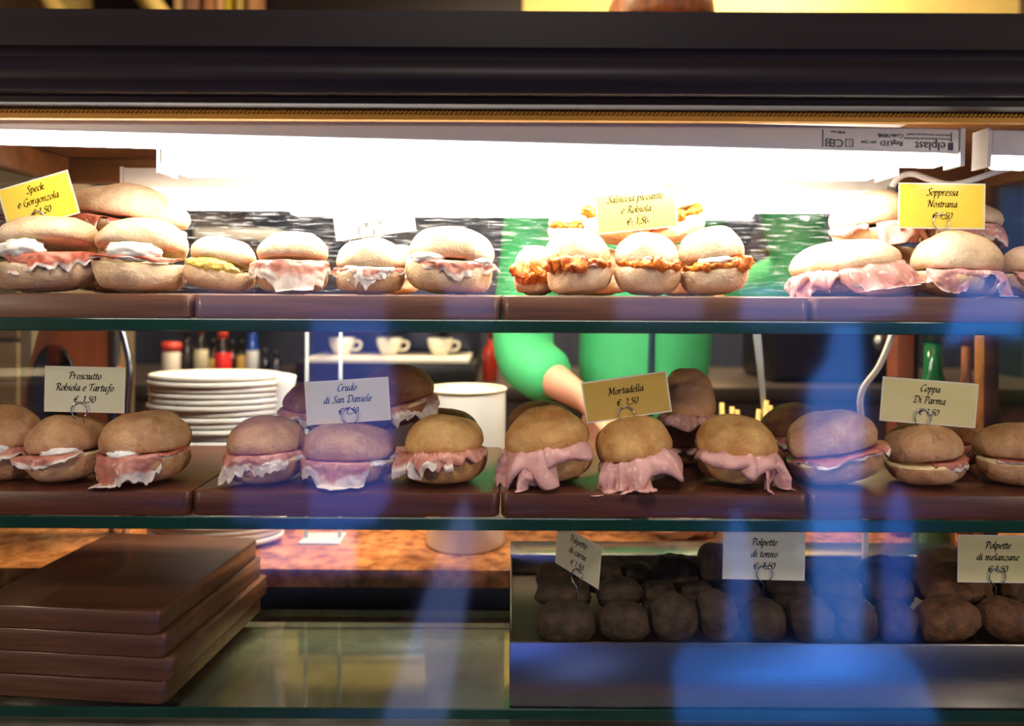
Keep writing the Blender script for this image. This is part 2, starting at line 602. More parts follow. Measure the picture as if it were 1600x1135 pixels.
def batten(label, px0, px1, pyb0, pyb1, h, Y, depth, glow_h=0.012, glow=None):
    """LED batten: white housing with the frosted diffuser below; pyb = row of the housing's lower edge at both ends"""
    p, q = at(px0, pyb0, Y), at(px1, pyb1, Y)
    L = (q - p).length
    ang = math.atan2(q.z - p.z, q.x - p.x)
    t = thing('led_batten', label, 'lamp', p, (0, -ang, 0))
    box('housing', 0, L, 0, depth, 0, h, M_white, t, 0.003)
    box('diffuser', 0.012, L - 0.012, 0.002, depth - 0.002, -glow_h, 0.0, glow or M_glow, t, 0.004)
    bm = box_bm(-0.004, 0.0, -0.001, depth + 0.001, -glow_h - 0.001, h + 0.001)
    obj('end_cap', bm, M_white, t, smooth=False)
    bm = box_bm(L, L + 0.005, -0.001, depth + 0.001, -glow_h - 0.001, h + 0.001)
    obj('end_cap', bm, M_white, t, smooth=False)
    return t, L


YL = -0.047
bat, LB = batten('long tilted white light batten with upside-down printing, behind the brass trim', -60, 1500, 201.5, 241, 0.0285, YL, 0.032)


def text(body, size, parent, loc, m, align='LEFT', rot=(R(90), 0, 0), name='printing'):
    c = bpy.data.curves.new(name, 'FONT')
    c.body = body
    c.size = size
    c.align_x = align
    c.extrude = 0.0001
    c.materials.append(m)
    tmp = bpy.data.objects.new(name, c)
    COL.objects.link(tmp)
    bpy.context.view_layer.update()
    me = bpy.data.meshes.new_from_object(tmp.evaluated_get(bpy.context.evaluated_depsgraph_get()))
    bpy.data.objects.remove(tmp)
    o = bpy.data.objects.new(name, me)
    COL.objects.link(o)
    o.parent = parent
    o.location = loc
    o.rotation_euler = rot
    return o


def lab(px):   # along the batten
    return at(px, 230, YL).x - bat.location.x


UPS = (R(90), R(180), 0)
text('elplast', 0.0135, bat, (lab(1478), -0.0005, 0.0125), M_print, rot=UPS)
b = box_bm(lab(1482), lab(1485), -0.0008, 0.0, 0.004, 0.0125)
box_bm(lab(1487), lab(1489), -0.0008, 0.0, 0.004, 0.0125, bm=b)
obj('logo_mark', b, M_print, bat, smooth=False)
text('Sistemi e componenti per illuminazione', 0.0032, bat, (lab(1484), -0.0005, 0.0170), M_print, rot=UPS)
text('Alimentatore elettronico per moduli', 0.0032, bat, (lab(1484), -0.0005, 0.0215), M_print, rot=UPS)
text('RegLED', 0.0078, bat, (lab(1411), -0.0005, 0.0125), M_print, rot=UPS)
text('Code74046', 0.0060, bat, (lab(1411), -0.0005, 0.0205), M_print, rot=UPS)
text('24V 12W', 0.0045, bat, (lab(1370), -0.0005, 0.0125), M_print, rot=UPS)
text('IP40 mm', 0.0045, bat, (lab(1320), -0.0005, 0.0225), M_print, rot=UPS)
text('CE', 0.0125, bat, (lab(1318), -0.0005, 0.0130), M_print, rot=UPS)
b = bmesh.new()
for (x0, x1, z0, z1) in ((1321, 1333, 0.0050, 0.0058), (1321, 1333, 0.0128, 0.0136), (1321, 1322, 0.0050, 0.0136), (1332, 1333, 0.0050, 0.0136), (1325, 1329, 0.0078, 0.0084), (1325, 1329, 0.0104, 0.011)):
    box_bm(lab(x0), lab(x1), -0.0006, 0.0, z0, z1, bm=b)
for (x0, x1, z0, z1) in ((1290, 1298, 0.0128, 0.0136), (1291, 1297, 0.0050, 0.0058), (1290, 1291, 0.0050, 0.0136), (1297, 1298, 0.0050, 0.0136)):
    box_bm(lab(x0), lab(x1), -0.0006, 0.0, z0, z1, bm=b)
for a0 in (1, -1):
    tube_bm([Vector((lab(1294 - 5 * a0), -0.0004, 0.005)), Vector((lab(1294 + 5 * a0), -0.0004, 0.0136))], 0.0003, 4, b)
obj('symbol_marks', b, M_print, bat, smooth=False)
box('print_border', lab(1285), lab(1286), -0.0006, 0.0, 0.0045, 0.0235, M_print, bat)
box('print_border', lab(1485.5), lab(1486.5), -0.0006, 0.0, 0.0135, 0.0235, M_print, bat)
# two more battens deeper in the case
bat2, _ = batten('glaring light batten under the case roof behind the printed one', 250, 1398, 256, 262, 0.040, 0.03, 0.05, 0.010, M_glow2)
bat3, _ = batten('rear light batten just in front of the scratched back pane', 192, 1392, 294, 300, 0.030, 0.215, 0.05, 0.014, M_glow2)
b4, _ = batten('short end of a grey batten beyond the printed one by the corner', 1548, 1640, 243, 246, 0.030, YL + 0.006, 0.028)

# ------------------------------------------------------------------ cords
pts = catmull([at(1388, 312, 0.19), at(1394, 292, 0.185), at(1406, 277, 0.18), at(1425, 272, 0.175), at(1452, 280, 0.17), at(1480, 288, 0.16), at(1510, 284, 0.15), at(1560, 268, 0.14), at(1640, 247, 0.12)], 8)
cd = thing('power_cord', 'white power cord looping from the lamp above the Soppressa card', 'cord')
obj('cable', tube_bm(pts, 0.0042, 10), M_cord, cd)
obj('plug_sleeve', tube_bm([at(1394, 292, 0.185), at(1388, 310, 0.19), at(1380, 322, 0.2)], 0.006, 10), mat('grey plug', srgb(120, 116, 110), 0.5), cd)
pts = catmull([at(1400, 505, 0.285), at(1388, 540, 0.285), at(1372, 575, 0.284), at(1350, 605, 0.284), at(1344, 630, 0.284), at(1347, 660, 0.284), at(1352, 720, 0.285), at(1352, 850, 0.285), at(1350, 1000, 0.285), at(1350, 1003, 0.285)], 8)
o = obj('power_cord', tube_bm(pts, 0.0046, 10), M_cord)
tag(o, 'white power cord hanging behind the middle shelf near the Coppa card', 'cord')

# ------------------------------------------------------------------ bread
def crust_mat(name, lo, hi, flour=0.25):
    """baked crust: toasted patches, fine blisters, flour dust and shallow wrinkles"""
    if name in MATS:
        return MATS[name]
    m = bpy.data.materials.new(name)
    m.use_nodes = True
    nt = m.node_tree
    b = nt.nodes['Principled BSDF']
    b.inputs['Roughness'].default_value = 0.6
    b.inputs['Specular IOR Level'].default_value = 0.3
    tc = nt.nodes.new('ShaderNodeTexCoord')
    oi = nt.nodes.new('ShaderNodeObjectInfo')
    add = nt.nodes.new('ShaderNodeVectorMath')
    add.operation = 'ADD'
    nt.links.new(tc.outputs['Object'], add.inputs[0])
    nt.links.new(oi.outputs['Random'], add.inputs[1])

    def nz(scale, detail, rough=0.6, dist=0.0):
        n = nt.nodes.new('ShaderNodeTexNoise')
        n.inputs['Scale'].default_value = scale
        n.inputs['Detail'].default_value = detail
        n.inputs['Roughness'].default_value = rough
        n.inputs['Distortion'].default_value = dist
        nt.links.new(add.outputs[0], n.inputs['Vector'])
        return n.outputs['Fac']

    def ramp(fac, p0, c0, p1, c1):
        r = nt.nodes.new('ShaderNodeValToRGB')
        e = r.color_ramp.elements
        e[0].position, e[0].color = p0, c0
        e[1].position, e[1].color = p1, c1
        nt.links.new(fac, r.inputs[0])
        return r.outputs[0]

    def mix(fac, a_, b_):
        x = nt.nodes.new('ShaderNodeMix')
        x.data_type = 'RGBA'
        nt.links.new(fac, x.inputs[0])
        nt.links.new(a_, x.inputs[6])
        x.inputs[7].default_value = b_
        return x.outputs[2]
    g = lambda v: (v, v, v, 1)
    base = ramp(nz(24, 6, 0.6, 0.4), 0.34, lo, 0.66, hi)
    dark = tuple(c * 0.45 for c in lo[:3]) + (1,)
    c1 = mix(ramp(nz(70, 4, 0.7, 0.8), 0.60, g(0), 0.74, g(0.65)), base, dark)
    c2 = mix(ramp(nz(230, 3, 0.7), 0.54, g(0), 0.70, g(flour)), c1, srgb(240, 222, 192))
    c3 = mix(ramp(nz(38, 5, 0.7, 1.2), 0.56, g(0), 0.72, g(flour * 1.3)), c2, srgb(240, 222, 192))
    nt.links.new(c3, b.inputs['Base Color'])
    h = nt.nodes.new('ShaderNodeMath')
    h.operation = 'MULTIPLY_ADD'
    h.inputs[1].default_value = 0.55
    nt.links.new(nz(240, 4), h.inputs[0])
    nt.links.new(nz(62, 5, 0.62, 1.5), h.inputs[2])
    bp = nt.nodes.new('ShaderNodeBump')
    bp.inputs['Strength'].default_value = 0.55
    bp.inputs['Distance'].default_value = 0.0035
    nt.links.new(h.outputs[0], bp.inputs['Height'])
    nt.links.new(bp.outputs[0], b.inputs['Normal'])
    MATS[name] = m
    return m


C_PALE = crust_mat('pale crust', srgb(206, 164, 118), srgb(236, 208, 170), 0.35)
C_TAN = crust_mat('tan crust', srgb(176, 122, 78), srgb(220, 172, 122), 0.22)
C_GOLD = crust_mat('golden crust', srgb(188, 128, 64), srgb(232, 186, 116), 0.12)
C_SHADED = crust_mat('shaded brown crust', srgb(140, 84, 44), srgb(182, 126, 76), 0.15)  # darker copy for rear rolls, upper board's shade put into the crust
M_crumb = mat('bread crumb', srgb(238, 214, 160), 0.85, var=0.08, vscale=120, bump=0.4, bscale=350)


def sheet_mat(name, lean, lean2, fat, edge=0.82, streak=0.0, rough=0.34):
    """sliced meat: lean middle, fat rim along the free edge (uv v), marbling"""
    if name in MATS:
        return MATS[name]
    m = bpy.data.materials.new(name)
    m.use_nodes = True
    nt = m.node_tree
    b = nt.nodes['Principled BSDF']
    b.inputs['Roughness'].default_value = rough
    b.inputs['Subsurface Weight'].default_value = 0.12
    b.inputs['Subsurface Radius'].default_value = (0.006, 0.002, 0.0015)
    uv = nt.nodes.new('ShaderNodeUVMap')
    sp = nt.nodes.new('ShaderNodeSeparateXYZ')
    nt.links.new(uv.outputs[0], sp.inputs[0])
    tc = nt.nodes.new('ShaderNodeTexCoord')
    n = nt.nodes.new('ShaderNodeTexNoise')
    n.inputs['Scale'].default_value = 60
    n.inputs['Detail'].default_value = 5
    nt.links.new(tc.outputs['Object'], n.inputs['Vector'])
    rp = nt.nodes.new('ShaderNodeValToRGB')
    rp.color_ramp.elements[0].position, rp.color_ramp.elements[0].color = 0.35, lean
    rp.color_ramp.elements[1].position, rp.color_ramp.elements[1].color = 0.65, lean2
    nt.links.new(n.outputs['Fac'], rp.inputs[0])
    n2 = nt.nodes.new('ShaderNodeTexNoise')
    n2.inputs['Scale'].default_value = 35
    nt.links.new(tc.outputs['Object'], n2.inputs['Vector'])
    ma = nt.nodes.new('ShaderNodeMath')
    ma.operation = 'MULTIPLY_ADD'
    ma.inputs[1].default_value = 0.35
    nt.links.new(n2.outputs['Fac'], ma.inputs[0])
    nt.links.new(sp.outputs['Y'], ma.inputs[2])
    mr = nt.nodes.new('ShaderNodeMapRange')
    mr.inputs['From Min'].default_value = edge + 0.12
    mr.inputs['From Max'].default_value = edge + 0.22
    nt.links.new(ma.outputs[0], mr.inputs['Value'])
    fac = mr.outputs[0]
    if streak:
        n4 = nt.nodes.new('ShaderNodeTexNoise')
        n4.inputs['Scale'].default_value = 140
        nt.links.new(tc.outputs['Object'], n4.inputs['Vector'])
        r4 = nt.nodes.new('ShaderNodeMapRange')
        r4.inputs['From Min'].default_value = 0.62
        r4.inputs['From Max'].default_value = 0.68
        r4.inputs['To Max'].default_value = streak
        nt.links.new(n4.outputs['Fac'], r4.inputs['Value'])
        mm = nt.nodes.new('ShaderNodeMath')
        mm.operation = 'MAXIMUM'
        nt.links.new(fac, mm.inputs[0])
        nt.links.new(r4.outputs[0], mm.inputs[1])
        fac = mm.outputs[0]
    mx = nt.nodes.new('ShaderNodeMix')
    mx.data_type = 'RGBA'
    nt.links.new(fac, mx.inputs[0])
    nt.links.new(rp.outputs[0], mx.inputs[6])
    mx.inputs[7].default_value = fat
    nt.links.new(mx.outputs[2], b.inputs['Base Color'])
    MATS[name] = m
    return m


FAT = srgb(236, 220, 204)
H_CRUDO = sheet_mat('raw ham', srgb(188, 118, 98), srgb(214, 156, 136), FAT, 0.68)
H_PROSC = sheet_mat('cured ham', srgb(186, 112, 92), srgb(210, 146, 124), FAT, 0.80)
H_SPECK = sheet_mat('smoked speck', srgb(186, 84, 62), srgb(214, 128, 100), FAT, 0.86)
H_MORT = sheet_mat('mortadella slice', srgb(204, 148, 140), srgb(216, 164, 154), srgb(240, 214, 200), 1.3, 0.5, 0.5)
H_SOPP = sheet_mat('soppressa slice', srgb(196, 132, 120), srgb(216, 158, 144), srgb(240, 216, 204), 0.92, 0.7, 0.45)
H_COPPA = sheet_mat('coppa slice', srgb(176, 92, 76), srgb(200, 124, 102), FAT, 0.78, 0.4)
M_gorg = mat('blue veined cheese', srgb(226, 222, 206), 0.4, vscale=55, col2=srgb(246, 242, 230), bump=0.5, bscale=90, sub=0.1)
M_robiola = mat('soft white cheese', srgb(238, 236, 228), 0.4, var=0.05, vscale=60, bump=0.4, bscale=90, sub=0.1)
M_nduja = mat('orange spicy sausage', srgb(206, 84, 22), 0.35, vscale=90, col2=srgb(236, 140, 40), bump=0.6, bscale=160)
M_egg = mat('yellow omelette', srgb(236, 190, 60), 0.4, vscale=60, col2=srgb(246, 220, 120), bump=0.4, bscale=120)


def bun_bm(a, b, h, seed, upper=True, n=56, lump=0.055):
    """half a roll: crust dome plus cut face; upper: cut face at z=0 dome up; lower: base at 0, cut face at h"""
    rnd = Vector((seed * 3.17, seed * 1.31, seed * 0.77))
    prof = []
    if upper:
        for t in (0.0, 0.35, 0.7, 0.90):
            prof.append((t, 0.0, 1))
        K = 13
        for k in range(K + 1):
            th = k / K
            if th < 0.16:
                q = th / 0.16
                prof.append((0.955 + 0.045 * math.sin(q * math.pi / 2), h * 0.20 * q + 0.0010, 0))
            else:
                q = (th - 0.16) / 0.84 * math.pi / 2
                prof.append((math.cos(q) ** 0.92 if q < math.pi / 2 - 1e-4 else 0.0, h * (0.20 + 0.80 * math.sin(q) ** 1.02), 0))
    else:
        prof += [(0.0, 0.0, 0), (0.30, 0.0, 0), (0.48, 0.001, 0)]
        K = 8
        for k in range(K + 1):
            q = k / K * math.pi / 2
            prof.append((0.55 + 0.45 * math.sin(q) ** 0.85, 0.003 + (h * 0.80 - 0.003) * (1 - math.cos(q)), 0))
        prof += [(1.0, h * 0.92, 0), (0.965, h, 1), (0.7, h, 1), (0.35, h, 1), (0, h, 1)]
    bm = bmesh.new()
    rings = []
    for r, z, mi in prof:
        if r < 1e-6:
            rings.append(([bm.verts.new((0, 0, z))], mi))
            continue
        ring = []
        for k in range(n):
            t = 2 * math.pi * k / n
            ex = 0.94
            c, s = math.cos(t), math.sin(t)
            x = a * r * math.copysign(abs(c) ** ex, c)
            y = b * r * math.copysign(abs(s) ** ex, s)
            p = Vector((x, y, z))
            q = Vector((x / a, y / b, z / max(a, b) * 0.8))
            d = noise.noise(q * 1.3 + rnd) * lump * 1.9 + noise.noise(q * 3.4 + rnd) * lump * 0.55 + noise.noise(q * 9 + rnd) * lump * 0.22 + noise.noise(q * 22 + rnd) * lump * 0.10
            dirv = Vector((x / a, y / b, (0.9 if upper else -0.3) * z / h))
            if mi == 0 and (upper or z > 0.004):
                p += dirv * d * a
            elif mi == 1:
                p += Vector((x / a, y / b, 0)) * d * a + Vector((0, 0, noise.noise(q * 5 + rnd * 2) * 0.0012))
            ring.append(bm.verts.new(p))
        rings.append((ring, mi))
    for (A, ma), (B, mb) in zip(rings, rings[1:]):
        for k in range(n):
            k2 = (k + 1) % n
            if len(A) == 1:
                f = bm.faces.new((A[0], B[k2], B[k]))
            elif len(B) == 1:
                f = bm.faces.new((A[k], A[k2], B[0]))
            else:
                f = bm.faces.new((A[k], A[k2], B[k2], B[k]))
            f.material_index = 1 if (ma == 1 and mb == 1) or (ma + mb == 1 and not upper and ma == 0) else 0
    bmesh.ops.recalc_face_normals(bm, faces=bm.faces)
    return bm


def sheet_obj(name, parent, m, a, b, g, th0, thw, hang, seed, ruffle=0.2, freq=7.0, out=0.03, floor=0.003, inner=0.45, skew=0.0, lift=0.0):
    """a slice of meat tucked in the roll, lying over its lip and hanging down in folds"""
    nu, nv = 84, 28
    bm = bmesh.new()
    uvl = bm.loops.layers.uv.new('UVMap')
    rnd = Vector((seed * 2.3, seed * 0.9, seed * 5.1))
    G = []
    for i in range(nu + 1):
        u = i / nu * 2 - 1
        th = R(th0) + u * R(thw)
        Lu = hang * (0.74 + 0.55 * noise.noise(Vector((u * 1.6, seed, 0.3))) + 0.34 * noise.noise(Vector((u * 4.5, seed, 2.3))) + 0.16 * noise.noise(Vector((u * 12, seed, 5.3)))) * (1 - 0.35 * u * u) * (1 + skew * u)
        row = []
        for j in range(nv + 1):
            s = j / nv
            fo = math.sin(freq * th + seed * 2 + 2.2 * noise.noise(Vector((u * 2.2, s * 1.2, seed))))
            if s < 0.36:
                q = s / 0.36
                rr = inner + (1.0 + out * 0.3 - inner) * q
                z = g + lift * q
                amp = ruffle * 0.25 * q
            else:
                q = (s - 0.36) / 0.64
                k = min(1.0, q / 0.25)
                rr = 1.0 + out * math.sin(k * math.pi / 2) - 0.05 * q
                z = g + lift - Lu * (q ** 1.15)
                amp = ruffle * (0.25 + 0.75 * min(1, q * 1.5))
            w_ = noise.noise(Vector((u * 5 + seed, s * 2.5, seed)))
            rr += amp * 0.45 * (fo + 0.9) + max(0.0, s - 0.6) * (0.10 + 0.6 * ruffle) * w_
            z += amp * 0.11 * (a + b) * math.sin(freq * 0.8 * th + seed + 1.7)
            zf = floor + 0.002 * (0.5 + 0.5 * fo)
            if z < zf:
                rr += (zf - z) / max(a, b) * 0.75
                z = zf
            p = Vector((a * rr * math.sin(th), -b * rr * math.cos(th), z))
            p += 0.0026 * Vector((noise.noise(p * 60 + rnd), noise.noise(p * 60 + rnd * 2), noise.noise(p * 60 + rnd * 3) * 0.6))
            p += 0.0011 * Vector((noise.noise(p * 190 + rnd), noise.noise(p * 190 + rnd * 2), 0))
            p.z = max(p.z, floor * 0.6)
            row.append((bm.verts.new(p), (i / nu, s)))
        G.append(row)
    for i in range(nu):
        for j in range(nv):
            q = (G[i][j], G[i][j + 1], G[i + 1][j + 1], G[i + 1][j])
            f = bm.faces.new([x[0] for x in q])
            for l, x in zip(f.loops, q):
                l[uvl].uv = x[1]
    o = obj(name, bm, m, parent)
    sd = o.modifiers.new('thickness', 'SOLIDIFY')
    sd.thickness = 0.0009
    sd.offset = 0
    return o


def blob_bm(rx, ry, rz, seed, lump=0.25, n=26, freq=2.0):
    bm = bmesh.new()
    bmesh.ops.create_uvsphere(bm, u_segments=n, v_segments=n // 2 + 3, radius=1.0)
    rnd = Vector((seed * 1.7, seed * 3.3, seed))
    for v in bm.verts:
        p = v.co.copy()
        d = 1 + lump * noise.noise(p * freq + rnd) + lump * 0.4 * noise.noise(p * freq * 3 + rnd)
        v.co = Vector((p.x * rx * d, p.y * ry * d, p.z * rz * d))
    return bm


def spread_obj(name, parent, m, a, b, g, th0, thw, h, seed, out=0.03):
    """a bumpy band of soft filling squeezed along the lip of the roll"""
    bm = bmesh.new()
    n = 90
    pts, rad = [], []
    for i in range(n + 1):
        u = i / n * 2 - 1
        th = R(th0) + u * R(thw)
        k = math.sqrt(max(0.02, 1 - u ** 4))
        w = noise.noise(Vector((u * 7, seed, 0)))
        rr = 0.90 + out + 0.06 * w
        pts.append(Vector((a * rr * math.sin(th), -b * rr * math.cos(th), g + h * 0.25 * noise.noise(Vector((u * 5, seed, 3))))))
        rad.append(h * k * (1 + 0.7 * noise.noise(Vector((u * 5, seed, 7))) + 0.25 * noise.noise(Vector((u * 14, seed, 9)))))
    tube_bm(pts, 0, 16, bm, True, rad)
    rnd = Vector((seed, seed * 2, seed * 3))
    for v in bm.verts:
        q = v.co.copy()
        v.co += Vector((noise.noise(q * 75 + rnd), noise.noise(q * 75 + rnd * 2), noise.noise(q * 75 + rnd * 3))) * h * 0.75
        v.co += Vector((noise.noise(q * 260 + rnd), noise.noise(q * 260 + rnd * 2), noise.noise(q * 260 + rnd * 3))) * h * 0.35
        v.co.z = max(v.co.z, 0.002)
    return obj(name, bm, m, parent)


def fold_obj(name, parent, m, a, b, g, th0, thw, seed, out=0.15, rho=0.007, droop=0.25, freq=5.0, ruf=0.4):
    """a slice folded double: it leaves the roll, turns round in a plump bend and runs back underneath"""
    nu, nv = 60, 26
    bm = bmesh.new()
    uvl = bm.loops.layers.uv.new('UVMap')
    G = []
    S = (a + b) / 2
    for i in range(nu + 1):
        u = i / nu * 2 - 1
        th = R(th0) + u * R(thw)
        env = (1 - abs(u) ** 3.5)
        w1 = noise.noise(Vector((u * freq * 0.5, seed, 1.0)))
        w2 = math.sin(freq * u * 1.7 + seed * 3)
        o_ = S * out * (0.55 + 0.75 * (0.5 + 0.5 * w2) + 0.5 * w1) * (0.35 + 0.65 * env)
        rh = rho * (0.75 + 0.6 * noise.noise(Vector((u * freq, seed, 4.0)))) * (0.35 + 0.65 * env)
        dr = S * droop * (0.5 + 0.9 * (0.5 + 0.5 * math.sin(freq * u * 1.1 + seed * 1.3)) + 0.4 * w1)
        row = []
        for j in range(nv + 1):
            s = j / nv
            if s < 0.42:
                q = s / 0.42
                d, z = -0.40 * S * (1 - q) + o_ * q, rh
            elif s < 0.62:
                q = (s - 0.42) / 0.20 * math.pi
                d, z = o_ + rh * math.sin(q), rh * math.cos(q)
            else:
                q = (s - 0.62) / 0.38
                d, z = o_ * (1 - q) - 0.15 * S * q, -rh * (1 + 0.3 * math.sin(q * 3))
            k = max(0.0, d) / max(1e-5, o_ + rh)
            z += g - dr * k ** 1.4 + ruf * S * 0.10 * math.sin(freq * th * 1.3 + seed + 1.5 * k) * (0.3 + 0.7 * k)
            z = max(z, 0.002 + 0.004 * (1 - s))
            x, y = (a + d) * math.sin(th), -(b + d) * math.cos(th)
            p = Vector((x, y, z))
            p += 0.0015 * Vector((noise.noise(p * 55), noise.noise(p * 55 + Vector((9, 1, 4))), noise.noise(p * 55 + Vector((3, 7, 1)))))
            row.append((bm.verts.new(p), (i / nu, 0.3 + 0.4 * s)))
        G.append(row)
    for i in range(nu):
        for j in range(nv):
            q = (G[i][j], G[i][j + 1], G[i + 1][j + 1], G[i + 1][j])
            f = bm.faces.new([x[0] for x in q])
            for l, x in zip(f.loops, q):
                l[uvl].uv = x[1]
    o = obj(name, bm, m, parent)
    sd = o.modifiers.new('thickness', 'SOLIDIFY')
    sd.thickness = 0.0014
    sd.offset = 0
    return o


SEED = [10]


def sandwich(name, label, bbox, Y, zb, crust, fill, roll=0, open_=8, split=0.45, gap=0.1, yaw=0, depth=0.9, group=None, topshift=0.0, crust2=None):
    """bbox: pixel box of the whole roll; Y: distance of its middle; zb: height of what it stands on, over the lens"""
    SEED[0] += 1
    sd = SEED[0]
    x0, y0, x1, y1 = bbox
    s = mpp(Y)
    c = at((x0 + x1) / 2, (y0 + y1) / 2, Y)
    a = (x1 - x0) * s / 2 * 0.97
    top = at((x0 + x1) / 2, y0, Y).z - ZC
    H = max(0.045, top - zb)
    b = a * depth
    t = thing(name, label, 'sandwich', (c.x, Y, ZC + zb + 0.0005 + a * 0.42 * abs(math.sin(R(roll)))), (0, R(roll), R(yaw)), group)
    gap = gap * (0.8 if gap > 0.13 else 0.45)
    open_ = open_ * (0.75 if open_ > 12 else 0.42)
    hb = H * split
    g = hb + H * gap * 0.7 + 0.0006
    ht = H - hb - H * gap * 0.35
    obj('bottom_bun', bun_bm(a, b, hb, sd, False), [crust2 or crust, M_crumb], t)
    tp = obj('top_bun', bun_bm(a * 0.985, b * 0.985, ht, sd + 0.5, True), [crust, M_crumb], t)
    tp.location = (topshift * a, 0.004, hb + H * gap * (1.0 if open_ > 0 else 0.8) - 0.0)
    # hinged open towards the viewer about its rear edge
    tp.rotation_euler = (-R(open_), 0, 0)
    tp.location = Vector((topshift * a, 0, hb + H * gap * 0.35)) + (Vector((0, b * 0.9, 0)) - Euler((-R(open_), 0, 0)).to_matrix() @ Vector((0, b * 0.9, 0)))
    for k, fl in enumerate(fill):
        kind = fl[0]
        kw = fl[1]
        ss = sd * 1.37 + k * 3.1
        if kind == 'slice':
            sheet_obj(kw.get('name', 'ham_slice'), t, kw['m'], a, b, g + kw.get('dz', 0) * H, kw.get('th', 0), kw.get('w', 60), kw.get('hang', 0.2) * H, ss, kw.get('ruf', 0.15), kw.get('freq', 7), kw.get('out', 0.04), skew=kw.get('skew', 0), lift=kw.get('lift', 0) * H)
        elif kind == 'fold':
            fold_obj(kw.get('name', 'ham_slice'), t, kw['m'], a, b, g + kw.get('dz', 0) * H, kw.get('th', 0), kw.get('w', 40), ss, kw.get('out', 0.15), kw.get('rho', 0.007), kw.get('droop', 0.25), kw.get('freq', 5), kw.get('ruf', 0.4))
        elif kind == 'cheese':
            o = obj('cheese', blob_bm(a * kw.get('rx', 0.4), b * 0.35, H * kw.get('rz', 0.12) * 1.1, ss, 0.22, 30, 2.6), kw.get('m', M_robiola), t)
            th = R(kw.get('th', 0))
            o.location = (a * 0.80 * math.sin(th), -b * 0.72 * math.cos(th), g + H * kw.get('dz', 0.03))
            o.rotation_euler = (0, 0, th)
        elif kind == 'spread':
            spread_obj(kw.get('name', 'sausage_filling'), t, kw.get('m', M_nduja), a, b, g + kw.get('dz', 0) * H, kw.get('th', 0), kw.get('w', 75), kw.get('h', 0.09) * H, ss, kw.get('out', 0.03))
    return t


def sl(m, **k):
    return ('slice', dict(m=m, **k))


def fo(m, **k):
    return ('fold', dict(m=m, **k))


def ch(**k):
    return ('cheese', k)


def sp(**k):
    return ('spread', k)


YU = 0.058
# ---- upper shelf, speck and gorgonzola
G1 = 'speck and gorgonzola rolls on the upper shelf'
sandwich('speck_sandwich', 'roll with white cheese and speck directly under the yellow Speck card', (2, 358, 157, 455), YU, ZU, C_PALE,
         [sl(H_SPECK, th=35, w=50, hang=0.36, ruf=0.16, freq=6), ch(m=M_gorg, th=-12, rx=0.5, rz=0.15, dz=0.08), sl(H_SPECK, th=-60, w=28, hang=0.3, ruf=0.1)], roll=-4, open_=20, split=0.46, gap=0.16, group=G1)
sandwich('speck_sandwich', 'roll with blue-veined cheese filling, front, second from the Speck card', (148, 359, 288, 456), YU, ZU, C_PALE,
         [sl(H_SPECK, th=0, w=80, hang=0.10, ruf=0.10, freq=8), ch(m=M_gorg, th=10, rx=0.56, rz=0.14, dz=0.07)], roll=3, open_=19, split=0.46, gap=0.15, group=G1)
sandwich('speck_sandwich', 'hidden lower roll behind the pair under the Speck card', (116, 382, 256, 455), 0.172, ZU, C_PALE, [sl(H_SPECK, th=0, w=60, hang=0.2)], open_=6, group=G1)
sandwich('speck_sandwich', 'large glaring white-topped roll stacked behind and right of the Speck card', (112, 300, 288, 392), 0.150, 0.066, C_PALE,
         [sl(H_SPECK, th=-36, w=36, hang=0.55, ruf=0.2, freq=5, out=0.12), sl(H_SPECK, th=35, w=30, hang=0.12, ruf=0.12)], roll=8, open_=8, split=0.30, gap=0.10, group=G1)
sandwich('speck_sandwich', 'lower roll at the case side behind the Speck card', (16, 380, 98, 455), 0.170, ZU, C_PALE, [sl(H_SPECK, th=10, w=60, hang=0.2)], open_=6, group=G1)
sandwich('speck_sandwich', 'roll with red speck stacked directly behind the Speck card', (4, 308, 102, 384), 0.150, 0.070, C_PALE,
         [sl(H_SPECK, th=0, w=70, hang=0.22, ruf=0.2, freq=6)], roll=-6, open_=12, split=0.4, gap=0.12, group=G1)
# ---- upper shelf, middle board
G2 = 'rolls on the upper board by the blank card'
sandwich('cheese_sandwich', 'small glaring yellow roll between the speck rolls and the ham roll', (286, 381, 392, 460), 0.062, ZU, C_PALE,
         [ch(th=0, rx=0.6, rz=0.13, m=M_egg), sp(m=M_egg, w=60, h=0.08, name='egg_filling')], roll=10, open_=14, group=G2)
sandwich('ham_sandwich', 'roll with a wide white-rimmed ham slice draped like a tent', (400, 372, 514, 459), 0.058, ZU, C_PALE,
         [sl(H_CRUDO, th=0, w=82, hang=0.62, ruf=0.12, freq=3, out=0.10, lift=0.06), sl(H_PROSC, th=0, w=50, hang=0.1, ruf=0.1, lift=0.04)], open_=14, split=0.48, gap=0.1, group=G2)
sandwich('ham_sandwich', 'roll directly under the blank white card with pointed cheese tips', (522, 376, 634, 461), 0.056, ZU, C_PALE,
         [sl(H_PROSC, th=0, w=70, hang=0.22, ruf=0.1, freq=5), sl(mat('white cheese slice', srgb(242, 238, 226), 0.4), th=8, w=42, hang=0.42, ruf=0.06, freq=9, name='cheese_slice', dz=0.02)], open_=8, split=0.44, gap=0.08, group=G2)
sandwich('ham_sandwich', 'pale roll half hidden behind the gap right of the blank card', (590, 384, 660, 455), 0.165, ZU, C_PALE, [sl(H_PROSC, th=0, w=60, hang=0.2)], open_=6, group=G2)
